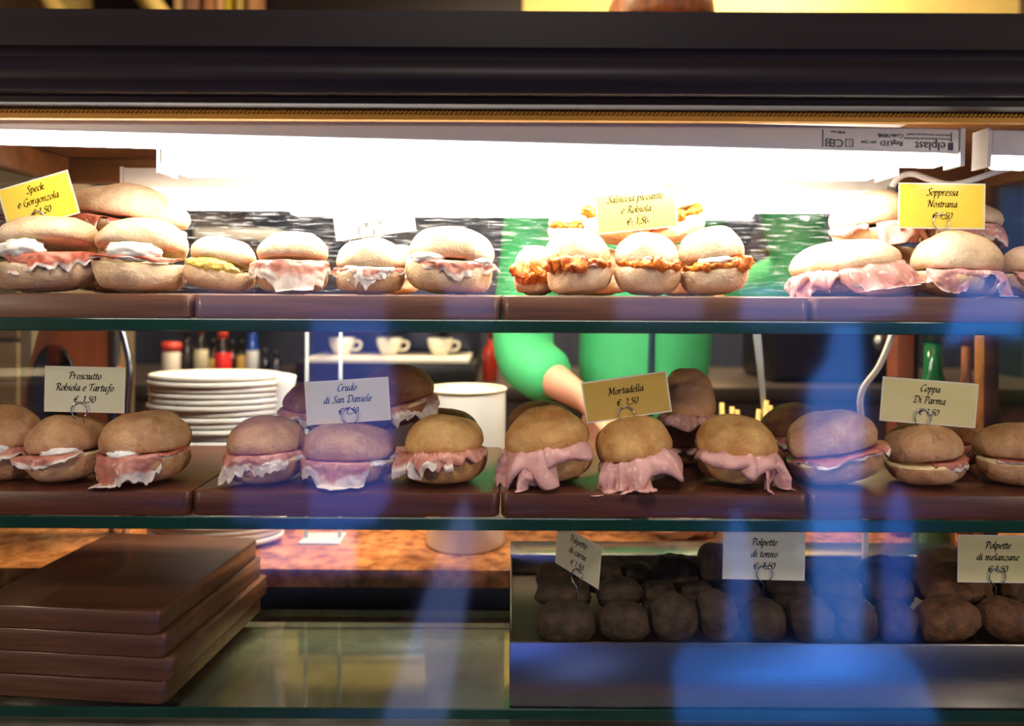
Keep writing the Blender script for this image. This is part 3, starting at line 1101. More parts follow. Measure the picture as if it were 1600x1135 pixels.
sandwich('ham_sandwich', 'big round roll right of the blank white card, white cheese showing', (632, 361, 772, 463), 0.058, ZU, C_PALE,
         [sl(H_PROSC, th=20, w=62, hang=0.30, ruf=0.14, freq=5), ch(th=-38, rx=0.42, rz=0.10, dz=0.03), ch(th=55, rx=0.3, rz=0.09, dz=0.01)], roll=3, open_=10, split=0.46, gap=0.1, group=G2)
# ---- upper shelf, spicy sausage
G3 = 'spicy sausage rolls on the upper shelf'
sandwich('sausage_sandwich', 'glaring roll turned sideways with orange filling, lowest left of the sausage heap', (803, 389, 872, 462), 0.085, ZU, C_PALE,
         [sp(w=85, h=0.16, out=0.06), sp(w=60, h=0.14, dz=-0.12, out=0.03)], open_=18, split=0.4, gap=0.2, group=G3)
sandwich('sausage_sandwich', 'roll with orange sausage, front left under the Salsiccia card', (853, 365, 960, 463), 0.052, ZU, C_PALE,
         [sp(w=80, h=0.09, out=0.05), sl(H_SOPP, th=20, w=40, hang=0.06, ruf=0.08), sp(th=-40, w=35, h=0.10, out=0.08)], roll=-5, open_=10, split=0.44, gap=0.12, group=G3)
sandwich('sausage_sandwich', 'middle front roll with orange sausage under the Salsiccia card', (957, 368, 1060, 463), 0.054, ZU, C_PALE,
         [sp(w=78, h=0.08, out=0.04), sp(th=25, w=40, h=0.08, dz=0.02, out=0.05), ch(th=-8, rx=0.2, rz=0.06, dz=0.08)], roll=3, open_=9, split=0.44, gap=0.12, group=G3)
sandwich('sausage_sandwich', 'front roll with white and orange filling, far side of the Salsiccia group', (1064, 367, 1172, 463), 0.056, ZU, C_PALE,
         [sp(w=72, h=0.07, out=0.03), ch(th=-6, rx=0.5, rz=0.07, dz=0.07), sp(th=55, w=30, h=0.1, out=0.08)], roll=-6, open_=15, split=0.42, gap=0.13, group=G3)
sandwich('sausage_sandwich', 'lower rear roll hidden behind the sausage rolls', (880, 385, 985, 458), 0.165, ZU, C_PALE, [sp(w=70)], open_=8, group=G3)
sandwich('sausage_sandwich', 'other lower rear roll hidden behind the sausage rolls', (1015, 385, 1120, 458), 0.165, ZU, C_PALE, [sp(w=70)], open_=8, group=G3)
sandwich('sausage_sandwich', 'glaring small roll stacked at the heap edge left of the Salsiccia card', (856, 322, 925, 384), 0.150, 0.062, C_PALE, [sp(w=70, h=0.1)], open_=10, group=G3)
sandwich('sausage_sandwich', 'upper roll with orange filling mostly behind the Salsiccia card', (900, 306, 1004, 384), 0.130, 0.062, C_PALE,
         [sp(w=78, h=0.12, out=0.05), sp(th=30, w=40, h=0.12, dz=-0.1, out=0.05)], roll=12, open_=14, split=0.4, gap=0.14, group=G3)
sandwich('sausage_sandwich', 'upper tilted roll with orange filling showing right of the Salsiccia card', (1008, 308, 1112, 384), 0.145, 0.062, C_PALE,
         [sp(w=80, h=0.10, out=0.05)], roll=-20, open_=14, split=0.42, gap=0.13, group=G3)
# ---- upper shelf, soppressa
G4 = 'soppressa rolls on the upper shelf'
sandwich('soppressa_sandwich', 'long tilted roll with hanging pink slices, front left under the Soppressa card', (1238, 381, 1414, 463), 0.060, ZU, C_PALE,
         [fo(H_SOPP, th=30, w=52, out=0.16, rho=0.007, droop=0.5, freq=6), sl(H_SOPP, th=36, w=48, hang=0.72, ruf=0.34, freq=9, out=0.06), sl(H_SOPP, th=-58, w=26, hang=0.5, ruf=0.25, freq=8, out=0.10), fo(H_SOPP, th=-50, w=28, out=0.2, rho=0.005, droop=0.2, freq=6)], roll=-7, open_=6, split=0.40, gap=0.08, depth=0.62, group=G4)
sandwich('soppressa_sandwich', 'rounded brown-topped roll right below the Soppressa card', (1420, 366, 1556, 463), 0.056, ZU, C_PALE,
         [sl(H_SOPP, th=-20, w=40, hang=0.36, ruf=0.25, freq=6), sl(H_SOPP, th=55, w=35, hang=0.45, ruf=0.3, freq=6)], roll=3, open_=6, split=0.36, gap=0.08, group=G4)
sandwich('soppressa_sandwich', 'lower rear roll hidden behind the soppressa rolls', (1330, 385, 1440, 458), 0.165, ZU, C_PALE, [sl(H_SOPP, w=60)], open_=6, group=G4)
sandwich('soppressa_sandwich', 'other lower rear roll hidden beneath the Soppressa card', (1455, 385, 1560, 458), 0.165, ZU, C_PALE, [sl(H_SOPP, w=60)], open_=6, group=G4)
sandwich('soppressa_sandwich', 'glaring upper roll left of the Soppressa card, pink slices spilling', (1304, 305, 1436, 388), 0.130, 0.058, C_PALE,
         [fo(H_SOPP, th=30, w=50, out=0.18, rho=0.006, droop=0.5, freq=6), sl(H_SOPP, th=40, w=40, hang=0.5, ruf=0.3, freq=9, out=0.08), fo(H_SOPP, th=-58, w=28, out=0.28, rho=0.005, droop=0.1, freq=5)], roll=-6, open_=8, split=0.36, gap=0.08, group=G4)
sandwich('soppressa_sandwich', 'upper roll half hidden behind the Soppressa card', (1438, 318, 1556, 388), 0.132, 0.058, C_PALE,
         [sl(H_SOPP, th=30, w=60, hang=0.45, ruf=0.3, freq=6)], roll=4, open_=8, group=G4)
sandwich('soppressa_sandwich', 'roll cut off by the picture edge right of the Soppressa card', (1568, 384, 1668, 463), 0.062, ZU, C_PALE,
         [sl(H_SOPP, th=-20, w=50, hang=0.35, ruf=0.2)], open_=8, group=G4)
# ---- middle shelf
YM = 0.060
G5 = 'prosciutto and robiola rolls on the middle shelf'
sandwich('prosciutto_sandwich', 'roll cut off by the frame left of the Prosciutto card', (-46, 634, 63, 752), YM, ZM, C_TAN,
         [sl(H_PROSC, th=20, w=60, hang=0.14, ruf=0.2, freq=7), ch(th=20, rx=0.4, rz=0.08, dz=-0.01)], open_=5, split=0.44, gap=0.08, group=G5)
sandwich('prosciutto_sandwich', 'roll right below the Prosciutto card with a white fatty fold', (46, 654, 170, 758), 0.052, ZM, C_TAN,
         [sl(H_PROSC, th=-15, w=62, hang=0.22, ruf=0.26, freq=6, out=0.1), ch(th=18, rx=0.5, rz=0.08, dz=0.03, m=M_gorg)], roll=-5, open_=7, split=0.44, gap=0.1, group=G5)
sandwich('prosciutto_sandwich', 'larger roll with ham hanging to the board, right of the Prosciutto card', (160, 646, 298, 760), 0.054, ZM, C_TAN,
         [sl(H_PROSC, th=-14, w=56, hang=0.66, ruf=0.16, freq=4.5, out=0.06, skew=-0.25), ch(th=-12, rx=0.36, rz=0.08, dz=0.02), sl(H_SPECK, th=62, w=24, hang=0.05, ruf=0.08)], roll=-2, open_=6, split=0.42, gap=0.09, group=G5)
G6 = 'raw ham rolls on the middle shelf'
sandwich('raw_ham_sandwich', 'roll with a frilly white ham edge, left of the Crudo card foot', (356, 656, 480, 766), 0.050, ZM, C_TAN,
         [sl(H_CRUDO, th=-18, w=62, hang=0.62, ruf=0.22, freq=5, out=0.07, skew=-0.4), sl(H_CRUDO, th=38, w=34, hang=0.28, ruf=0.22, freq=7)], roll=-3, open_=9, split=0.42, gap=0.14, group=G6)
sandwich('raw_ham_sandwich', 'wide flattish roll directly below the Crudo card with flat ham flap', (466, 664, 622, 768), 0.056, ZM, C_TAN,
         [sl(H_CRUDO, th=-16, w=50, hang=0.52, ruf=0.08, freq=4, out=0.04, skew=0.35), ch(th=48, rx=0.22, rz=0.05, dz=-0.05)], roll=0, open_=5, split=0.42, gap=0.07, depth=0.8, group=G6)
sandwich('raw_ham_sandwich', 'domed roll with curly ham rosettes, right of the Crudo card', (630, 652, 762, 765), 0.056, ZM, C_GOLD,
         [sl(H_CRUDO, th=-34, w=46, hang=0.40, ruf=0.42, freq=15, out=0.06), fo(H_CRUDO, th=30, w=48, out=0.09, rho=0.005, droop=0.15, freq=9, ruf=0.6), fo(H_CRUDO, th=-20, w=34, out=0.12, rho=0.005, droop=0.25, freq=10, ruf=0.7)], roll=-2, open_=5, split=0.46, gap=0.08, group=G6)
sandwich('raw_ham_sandwich', 'dark lower roll in the second rank behind the Crudo card', (470, 668, 610, 760), 0.170, ZM, C_SHADED, [sl(H_CRUDO, w=60)], open_=5, group=G6)
sandwich('raw_ham_sandwich', 'dark roll in the second rank behind the domed curly ham roll', (640, 640, 750, 745), 0.172, ZM, C_SHADED, [sl(H_CRUDO, w=60)], open_=5, group=G6)
sandwich('raw_ham_sandwich', 'shadowed big roll stacked right behind the Crudo card', (556, 580, 694, 684), 0.150, -0.188, C_SHADED,
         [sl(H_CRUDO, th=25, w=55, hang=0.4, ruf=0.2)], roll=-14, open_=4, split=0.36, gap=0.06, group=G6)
sandwich('raw_ham_sandwich', 'shadowed roll stacked peeping out left of the Crudo card', (438, 600, 540, 684), 0.150, -0.188, C_SHADED,
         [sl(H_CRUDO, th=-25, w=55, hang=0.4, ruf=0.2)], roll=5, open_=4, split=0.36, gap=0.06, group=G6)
G7 = 'mortadella rolls on the middle shelf'
sandwich('mortadella_sandwich', 'golden roll with folded mortadella, left of the Mortadella card', (792, 646, 932, 768), 0.058, ZM, C_GOLD,
         [fo(H_MORT, th=-38, w=44, out=0.20, rho=0.008, droop=0.55, freq=4, name='mortadella_slice'), sl(H_MORT, th=-40, w=36, hang=0.72, ruf=0.34, freq=8, out=0.08, name='mortadella_slice', skew=-0.3), fo(H_MORT, th=22, w=46, out=0.10, rho=0.007, droop=0.2, freq=5, dz=0.02, name='mortadella_slice')], roll=-8, open_=9, split=0.42, gap=0.12, group=G7)
sandwich('mortadella_sandwich', 'golden roll under the Mortadella card, slices fallen on the board', (936, 659, 1062, 768), 0.054, ZM, C_GOLD,
         [fo(H_MORT, th=24, w=46, out=0.24, rho=0.009, droop=0.42, freq=4, name='mortadella_slice'), sl(H_MORT, th=-26, w=34, hang=0.95, ruf=0.4, freq=8, out=0.10, name='mortadella_slice'), fo(H_MORT, th=-36, w=34, out=0.22, rho=0.007, droop=0.85, freq=5, dz=-0.02, name='mortadella_slice')], roll=-10, open_=12, split=0.34, gap=0.12, group=G7)
sandwich('mortadella_sandwich', 'roll with ribbon-like mortadella hanging, right of the Mortadella card', (1084, 653, 1210, 766), 0.058, ZM, C_GOLD,
         [fo(H_MORT, th=-34, w=44, out=0.22, rho=0.007, droop=0.12, freq=5, name='mortadella_slice'), fo(H_MORT, th=28, w=46, out=0.16, rho=0.008, droop=0.25, freq=5, dz=0.02, name='mortadella_slice'), sl(H_MORT, th=48, w=30, hang=0.75, ruf=0.5, freq=11, out=0.10, name='mortadella_slice')], roll=4, open_=6, split=0.38, gap=0.12, group=G7)
sandwich('mortadella_sandwich', 'dark lower roll behind the golden mortadella rolls', (1000, 660, 1120, 752), 0.170, ZM, C_SHADED, [sl(H_MORT, w=60)], open_=5, group=G7)
sandwich('mortadella_sandwich', 'blackish roll in shade behind the leftmost mortadella roll', (790, 630, 905, 745), 0.172, ZM, C_SHADED, [sl(H_MORT, w=60)], open_=5, group=G7)
sandwich('mortadella_sandwich', 'tall tan roll stacked behind and right of the Mortadella card', (1028, 578, 1118, 694), 0.135, -0.182, C_TAN,
         [fo(H_MORT, th=-30, w=46, out=0.30, rho=0.006, droop=0.2, freq=5, name='mortadella_slice'), fo(H_MORT, th=45, w=36, out=0.35, rho=0.006, droop=0.1, freq=4, name='mortadella_slice')], roll=2, open_=5, split=0.16, gap=0.08, group=G7)
G8 = 'coppa rolls on the middle shelf'
sandwich('coppa_sandwich', 'tilted roll with coppa tongue, left of the Coppa card', (1238, 652, 1382, 768), 0.058, ZM, C_TAN,
         [sl(H_COPPA, th=15, w=62, hang=0.10, ruf=0.16, freq=5, out=0.06), sl(H_COPPA, th=64, w=24, hang=0.18, ruf=0.2, freq=6, out=0.12), sl(H_COPPA, th=-50, w=24, hang=0.08, ruf=0.12)], roll=-12, open_=10, split=0.42, gap=0.12, group=G8)
sandwich('coppa_sandwich', 'roll with a smooth coppa flap directly below the Coppa card', (1388, 668, 1506, 770), 0.058, ZM, C_TAN,
         [sl(H_COPPA, th=35, w=46, hang=0.22, ruf=0.08, freq=4, out=0.06)], roll=-6, open_=9, split=0.40, gap=0.08, group=G8)
sandwich('coppa_sandwich', 'roll cut off by the frame right of the Coppa card', (1530, 664, 1664, 770), 0.062, ZM, C_TAN,
         [sl(H_COPPA, th=0, w=60, hang=0.06, ruf=0.08)], roll=0, open_=7, split=0.44, gap=0.08, group=G8)
sandwich('coppa_sandwich', 'dark roll with a lit rim behind the mortadella and coppa rolls', (1190, 632, 1290, 742), 0.172, ZM, C_SHADED, [sl(H_COPPA, w=60)], open_=5, group=G8)
sandwich('coppa_sandwich', 'dim roll in the second rank behind the Coppa card', (1420, 650, 1535, 745), 0.172, ZM, C_SHADED, [sl(H_COPPA, w=60)], open_=5, group=G8)

# ------------------------------------------------------------------ steel tray with meatballs
TX0, TX1 = (799 - 800) * 0.00075, XR - 0.03
TZ = -0.41
tray = thing('steel_tray', 'long deep steel tray holding the dark meatballs', 'tray', (0, 0, ZC))
bm = bmesh.new()
w = 0.003
box_bm(TX0, TX1, 0.0, w, ZL, TZ, 0.0012, 1, bm)
box('front_wall', TX0, TX1, -0.001, w, ZL, TZ, M_steel, tray, 0.0012)
box('back_wall', TX0, TX1, 0.287, 0.29, ZL, TZ + 0.005, M_steel, tray, 0.001)
box('back_flange', TX0, TX1, 0.2902, 0.350, TZ + 0.003, TZ + 0.0055, M_steel, tray, 0.001)
box('side_wall', TX0, TX0 + w, w, 0.287, ZL, TZ, M_steel, tray, 0.001)
box('side_wall', TX1 - w, TX1, w, 0.287, ZL, TZ, M_steel, tray, 0.001)
bm.free()
TF = -0.435
box('insert', TX0 + w, TX1 - w, w, 0.287, ZL + 0.002, TF, mat('dark insert', srgb(46, 30, 20), 0.5), tray)

M_meat = mat('fried crumb crust', srgb(46, 36, 26), 0.8, vscale=60, col2=srgb(84, 64, 44), bump=0.9, bscale=260)
M_meat2 = mat('aubergine crumb crust', srgb(78, 52, 32), 0.8, vscale=60, col2=srgb(128, 86, 52), bump=0.9, bscale=260)
BALLS = [  # px box, Y, where
    ((838, 940, 932, 1004), 0.050, 'in the front row at the tray end under the carne card'),
    ((932, 941, 1017, 999), 0.052, 'in the front row, second from the tray end'),
    ((1014, 928, 1090, 1003), 0.052, 'egg-shaped in the front row, third from the tray end'),
    ((1088, 922, 1152, 1000), 0.054, 'leaning in the front row, fourth from the tray end'),
    ((1160, 938, 1226, 1000), 0.054, 'in the front row below the tonno card'),
    ((1230, 932, 1300, 1000), 0.056, 'in the front row just right of the tonno card'),
    ((1304, 936, 1368, 1002), 0.056, 'in the front row, dim, midway between tonno and melanzane cards'),
    ((1366, 938, 1430, 1002), 0.058, 'in the front row beside the reddish aubergine one'),
    ((1432, 936, 1526, 1000), 0.056, 'reddish and oblong, front row left of the melanzane card'),
    ((1528, 938, 1626, 1000), 0.056, 'reddish, front row below the melanzane card'),
    ((836, 906, 926, 948), 0.105, 'flattish, second rank behind the one under the carne card'),
    ((930, 902, 1004, 952), 0.105, 'rounded, second rank behind the gap right of the carne card'),
    ((998, 908, 1060, 960), 0.108, 'second rank, reddish top behind the egg-shaped one'),
    ((1060, 910, 1120, 962), 0.108, 'second rank behind the leaning one'),
    ((1120, 908, 1190, 962), 0.110, 'second rank left below the tonno card'),
    ((1196, 900, 1270, 958), 0.110, 'second rank right below the tonno card'),
    ((1272, 896, 1346, 956), 0.112, 'second rank below the lit notch in the heap'),
    ((1348, 892, 1424, 952), 0.112, 'second rank under the dim blue streak'),
    ((1426, 884, 1545, 944), 0.115, 'broad and brown, second rank left of the melanzane wire'),
    ((1548, 890, 1630, 946), 0.115, 'broad, second rank under the melanzane card'),
    ((833, 882, 905, 924), 0.165, 'rear rank at the tray end behind the carne card'),
    ((906, 872, 976, 926), 0.165, 'rear rank right behind the carne card'),
    ((968, 880, 1022, 930), 0.165, 'small, rear rank beside the big top one'),
    ((1018, 866, 1090, 930), 0.150, 'big and pale-topped, highest of the heap right of the carne card'),
    ((1088, 851, 1146, 928), 0.155, 'upright, at the top of the heap left of the tonno card'),
    ((1150, 872, 1240, 930), 0.160, 'rear rank behind the tonno card'),
    ((1240, 876, 1330, 930), 0.165, 'rear rank left of the lit notch'),
    ((1342, 872, 1430, 930), 0.165, 'rear rank right of the lit notch'),
    ((1432, 860, 1520, 930), 0.165, 'rear rank left behind the melanzane card'),
    ((1522, 868, 1620, 930), 0.165, 'rear rank right behind the melanzane card'),
]
for i, (bb, Y, wh) in enumerate(BALLS):
    s = mpp(Y)
    rx, rz = (bb[2] - bb[0]) * s / 2 * 0.97, (bb[3] - bb[1]) * s / 2 * 0.97
    c = at((bb[0] + bb[2]) / 2, (bb[1] + bb[3]) / 2, Y)
    bm = blob_bm(1, 1, 1, i * 2.3 + 1, 0.17, 40, 1.5)
    ex = 0.86
    for v in bm.verts:
        p = v.co
        v.co = Vector((math.copysign(abs(p.x) ** ex, p.x) * rx, math.copysign(abs(p.y) ** ex, p.y) * (rx + rz) / 2, math.copysign(abs(p.z) ** ex, p.z) * rz))
    o = obj('meatball', bm, M_meat2 if bb[0] > 1425 else M_meat, loc=c)
    o.rotation_euler = (0, R([0, 4, 18, -14, 6][i % 5] if i < 10 else random.Random(i).uniform(-10, 10)), 0)
    tag(o, 'dark breaded meatball, ' + wh, 'meatball', 'meatballs heaped in the steel tray')

# ------------------------------------------------------------------ price cards, written with a broad nib
GL = {  # pen strokes on a grid: x-height 5, ascender 8.6, descender -3.4
    'a': (4.7, [[(3.5, 4.7), (2.2, 5), (.7, 3.6), (.4, 1.3), (1.2, 0.1), (2.5, 1.2), (3.6, 4.8)], [(3.6, 4.8), (3.2, 1), (3.7, 0), (4.6, .9)]]),
    'b': (4.6, [[(.9, 8.6), (.6, 4), (.5, 1.2), (1.4, 0), (2.9, .6), (3.7, 2.8), (3.2, 4.7), (2.2, 4.9), (.7, 3.2)]]),
    'c': (3.8, [[(3.3, 4.3), (2.4, 5), (.9, 3.8), (.4, 1.6), (1.2, 0.1), (2.3, .2), (3.4, 1.2)]]),
    'd': (4.8, [[(3.4, 4.6), (2.2, 5), (.7, 3.6), (.4, 1.3), (1.2, 0.1), (2.6, 1.4), (3.6, 4.6), (4.0, 8.6)], [(3.6, 4.8), (3.3, 1), (3.8, 0), (4.7, .9)]]),
    'e': (3.9, [[(.6, 2.2), (2.2, 2.8), (3.2, 4.0), (2.6, 5), (1.3, 4.4), (.4, 2), (.9, .2), (2.1, .1), (3.5, 1.2)]]),
    'f': (3.6, [[(4.2, 8), (3.4, 8.8), (2.5, 7.4), (1.9, 3), (1.4, -1.4), (.6, -3.2), (-.4, -2.8)], [(.4, 4.7), (3.5, 4.9)]]),
    'g': (4.5, [[(3.5, 4.7), (2.2, 5), (.7, 3.6), (.4, 1.5), (1.2, 0.3), (2.6, 1.4), (3.6, 4.8)], [(3.6, 4.8), (3.2, 0), (2.4, -2.8), (.9, -3.4), (-.2, -2.5)]]),
    'i': (2.5, [[(.3, 3.9), (1.2, 5), (1.0, 1.2), (1.4, 0), (2.4, .9)], [(1.5, 7.0), (1.7, 7.3)]]),
    'k': (4.5, [[(.9, 8.6), (.5, 0)], [(.6, 2.2), (2.4, 4.9), (3.4, 4.7), (2.8, 3.1), (.9, 2.5)], [(1.5, 2.7), (3.2, .2), (4.4, .6)]]),
    'l': (2.5, [[(1.2, 8.6), (.8, 2), (1.1, 0), (2.3, .9)]]),
    'm': (7.2, [[(.2, 4.0), (1.0, 5), (.7, 0)], [(.8, 2.6), (2.3, 4.9), (3.2, 4.6), (2.9, 0)], [(3.0, 2.6), (4.6, 4.9), (5.5, 4.6), (5.2, 1), (5.7, 0), (6.8, .9)]]),
    'n': (5.0, [[(.2, 4.0), (1.0, 5), (.7, 0)], [(.8, 2.6), (2.4, 4.9), (3.4, 4.6), (3.1, 1), (3.6, 0), (4.7, .9)]]),
    'o': (4.3, [[(2.2, 5), (.8, 3.8), (.5, 1.5), (1.5, 0), (3.0, 1.0), (3.6, 3.2), (3.0, 4.8), (2.1, 5)]]),
    'p': (4.6, [[(.2, 4.0), (1.1, 5), (.7, 0), (.3, -3.4)], [(.9, 2.8), (2.2, 4.9), (3.4, 4.6), (3.6, 2.4), (2.6, .4), (1.4, 0), (.7, .6)]]),
    'r': (3.7, [[(.2, 4.0), (1.0, 5), (.7, 0)], [(.8, 2.6), (2.0, 4.6), (3.4, 4.9)]]),
    's': (3.4, [[(3.0, 4.6), (1.8, 5), (1.0, 4.0), (2.4, 2.2), (2.6, .8), (1.5, 0), (.3, .5)]]),
    't': (3.0, [[(1.6, 7), (1.0, 1.4), (1.4, 0), (2.8, 1)], [(.2, 4.9), (2.8, 5)]]),
    'u': (5.0, [[(.3, 4.0), (1.0, 5), (.7, 1.2), (1.3, 0), (2.6, 1.4), (3.5, 5)], [(3.5, 5), (3.2, 1), (3.7, 0), (4.8, .9)]]),
    'z': (4.0, [[(.5, 4.6), (3.4, 4.9), (.3, .2), (3.6, .2)]]),
    'C': (5.6, [[(5.4, 7.2), (4.2, 8.3), (2.2, 7.4), (.7, 4.4), (.9, 1.2), (2.4, -.1), (4.2, .6), (5.2, 1.8)]]),
    'D': (7.0, [[(2.2, 8.0), (1.6, 0)], [(-.4, 6.6), (.8, 8.2), (3.4, 8.2), (5.8, 6.8), (6.2, 3.6), (4.4, .6), (1.6, 0), (.4, .4)]]),
    'G': (6.4, [[(5.4, 7.2), (4.2, 8.3), (2.2, 7.4), (.7, 4.4), (.9, 1.2), (2.4, -.1), (4.4, .6), (5.2, 3.4)], [(3.6, 3.5), (5.9, 3.6)], [(5.2, 3.4), (4.9, .2), (4.2, -1.8)]]),
    'M': (8.4, [[(-.4, 6.6), (.9, 8), (2.0, 7.6), (1.0, 0), (.2, 0)], [(2.0, 8.0), (3.7, 1.2)], [(3.7, 1.2), (6.6, 8.2)], [(6.6, 8.2), (6.6, 1.2), (7.2, 0), (8.2, .8)]]),
    'N': (7.2, [[(-.4, 6.6), (.9, 8.2), (1.9, 7.4), (1.2, 0)], [(1.8, 8), (5.2, .2)], [(5.2, .2), (5.9, 7.2), (7.2, 8.4)]]),
    'P': (5.6, [[(2.2, 8), (1.4, 0)], [(-.4, 6.6), (.9, 8.2), (3.4, 8.3), (5.0, 7), (4.4, 4.6), (2.6, 3.8), (1.8, 4)]]),
    'R': (6.2, [[(2.2, 8), (1.4, 0)], [(-.4, 6.6), (.9, 8.2), (3.4, 8.3), (5.0, 7), (4.2, 4.8), (2.0, 4.2)], [(2.8, 4.3), (4.8, .8), (6.3, 0)]]),
    'S': (4.8, [[(4.8, 7.4), (3.6, 8.4), (2.0, 7.4), (2.2, 5.6), (3.6, 3.8), (3.6, 1.4), (2.0, 0), (-.2, .6)]]),
    'T': (5.6, [[(-.2, 6.4), (.8, 8), (3.4, 7.9), (6.2, 8.4)], [(3.2, 7.9), (2.4, 1.2), (1.6, 0)]]),
    '0': (4.8, [[(2.6, 7.2), (1.0, 5.6), (.6, 2), (1.8, 0), (3.6, 1.2), (4.2, 5), (3.4, 7), (2.5, 7.2)]]),
    '1': (3.6, [[(.8, 5.9), (2.4, 7.2), (1.9, 0)]]),
    '5': (4.6, [[(4.4, 7.1), (1.9, 7), (1.5, 4.4), (3.0, 4.2), (3.6, 2.4), (2.4, .3), (.4, .2)]]),
    '€': (5.4, [[(4.9, 6.2), (3.8, 7.2), (2.2, 6.2), (1.2, 3.4), (1.6, .8), (3.0, 0), (4.4, .9)], [(.2, 4.2), (4.0, 4.3)], [(.1, 2.8), (3.6, 2.9)]]),
    ',': (2.4, [[(1.2, .6), (1.1, -.4), (.4, -1.6)]]),
    '.': (2.2, [[(.9, .1), (1.15, .55)]]),
    ' ': (3.0, []),
}


def letters(lines, size, lead, bm):
    """lines centred about x = 0; size = metres per grid unit"""
    nib = Vector((math.cos(R(38)), math.sin(R(38)))) * 0.50
    th = Vector((-nib.y, nib.x)).normalized() * 0.17
    y = 0.0
    for ln in lines:
        wid = sum(GL[c][0] for c in ln)
        x = -wid / 2
        for c in ln:
            adv, st = GL[c]
            for s in st:
                pts = catmull([Vector((px_, py_, 0)) for px_, py_ in s], 5)
                for p, q in zip(pts, pts[1:]):
                    P, Q = Vector((p.x, p.y)), Vector((q.x, q.y))
                    d = (Q - P)
                    if d.length < 1e-6:
                        continue
                    # pen footprint is a thin slanted rectangle: hull of the two footprints
                    cs = [C + sx_ * nib + sy_ * th for C in (P, Q) for sx_ in (-1, 1) for sy_ in (-1, 1)]
                    cs.sort(key=lambda v: (v.x, v.y))
                    def half(seq):
                        h = []
                        for v in seq:
                            while len(h) >= 2 and (h[-1] - h[-2]).x * (v - h[-2]).y - (h[-1] - h[-2]).y * (v - h[-2]).x <= 1e-9:
                                h.pop()
                            h.append(v)
                        return h
                    lo, up = half(cs), half(cs[::-1])
                    hull = lo[:-1] + up[:-1]
                    if len(hull) < 3:
                        continue
                    vs = []
                    for v in hull:
                        vx = (v.x + v.y * 0.20 + x) * size
                        vs.append(bm.verts.new((vx, 0, (v.y) * size + y)))
                    try:
                        bm.faces.new(vs)
                    except ValueError:
                        pass
            x += adv
        y -= lead
    return bm


def card_mat(name, col, col2):
    return mat(name, col, 0.4, vscale=14, col2=col2, coat=0.2)


K_YEL = card_mat('bright yellow card', srgb(246, 206, 30), srgb(252, 216, 70))
K_ORA = card_mat('soft yellow card', srgb(246, 200, 96), srgb(250, 210, 120))
K_WHI = card_mat('white card', srgb(244, 242, 232), srgb(250, 248, 240))
K_PAL = card_mat('pale cream card', srgb(214, 212, 168), srgb(226, 222, 190))
K_OLI = card_mat('mustard card', srgb(200, 164, 66), srgb(214, 178, 84))
K_CRM = card_mat('cream card', srgb(222, 208, 132), srgb(230, 218, 156))
M_lam = mat('laminate rim', srgb(232, 226, 196), 0.25)


def card(label, lines, cpx, wpx, hpx, roll, Y, m, wirelen, ring_px, yaw=0, ink=M_ink, ty=0.80, size=0.00104, rimmed=True, stick=False):
    """cpx: centre pixel; ring_px: pixel where the wire ring grips the lower edge"""
    s = mpp(Y)
    c = at(*cpx, Y)
    w, h = wpx * s, hpx * s
    t = thing('price_card', label, 'price card', c, (0, R(roll), R(yaw)))
    box('card_sheet', -w / 2, w / 2, 0.0003, 0.0011, -h / 2, h / 2, m, t)
    if rimmed:
        box('laminate', -w / 2 - 0.0018, w / 2 + 0.0018, 0.0004, 0.0009, -h / 2 - 0.0018, h / 2 + 0.0018, M_lam, t)
    bm = bmesh.new()
    lead = 18.2 * s
    letters(lines, size, lead, bm)
    n = len(lines)
    o = obj('lettering', bm, ink, t, smooth=False)
    o.location = (0, -0.0001, (n - 1) * lead / 2 - 2.9 * size + (0.0012 if n < 3 else 0.0015))
    # wire clip: a ring gripping the card, two legs running down into the bread
    g = (Matrix.Rotation(R(yaw), 3, 'Z') @ Matrix.Rotation(R(roll), 3, 'Y')).inverted() @ (at(*ring_px, Y) - c)
    r = 12.5 * s
    pts = []
    for k in range(21):
        a = R(-62 + (360 - 56) * k / 20 - 180 + 90)
        pts.append(Vector((g.x + r * math.sin(R(-150 + 300 * k / 20)), -0.0016, g.z + r * math.cos(R(-150 + 300 * k / 20)))))
    legs = [Vector((g.x - r * 0.75, 0.0, g.z - wirelen))] + pts + [Vector((g.x + r * 0.75, 0.0, g.z - wirelen))]
    if stick:
        legs = [Vector((g.x, 0.001, g.z - wirelen)), Vector((g.x - 0.0004, 0, g.z - r * 1.3))] + pts
    obj('wire_clip', tube_bm(legs, 0.00075, 6), M_wire, t)
    return t


CY = 0.05
card('bright yellow tilted card reading Speck e Gorgonzola', ['Speck', 'e Gorgonzola', '€ 1,50'], (60, 315), 110, 66, -16.5, 0.045, K_YEL, 0.026, (60, 343))
card('glaring blank-looking white card above the middle of the upper shelf', ['', '', '€ 1,50'], (583, 333), 122, 68, -8, CY, K_WHI, 0.024, (573, 361), ink=M_paleink)
card('soft yellow card reading Salsiccia piccante e Robiola', ['Salsiccia piccante', 'e Robiola', '€. 1,50'], (994, 330), 122, 57, -6, CY, K_ORA, 0.02, (1000, 346))
card('bright yellow level card reading Soppressa Nostrana', ['Soppressa', 'Nostrana', '€ 1,50'], (1472, 322), 131, 67, 0.5, CY, K_YEL, 0.022, (1470, 347))
card('pale cream card reading Prosciutto Robiola e Tartufo', ['Prosciutto', 'Robiola e Tartufo', '€. 1,50'], (132, 609), 121, 67, 1, 0.045, K_PAL, 0.024, (125, 641))
card('pale cream card reading Crudo di San Daniele', ['Crudo', 'di San Daniele', '€ 1,50'], (543, 627), 127, 63, -4, CY, K_PAL, 0.024, (547, 649))
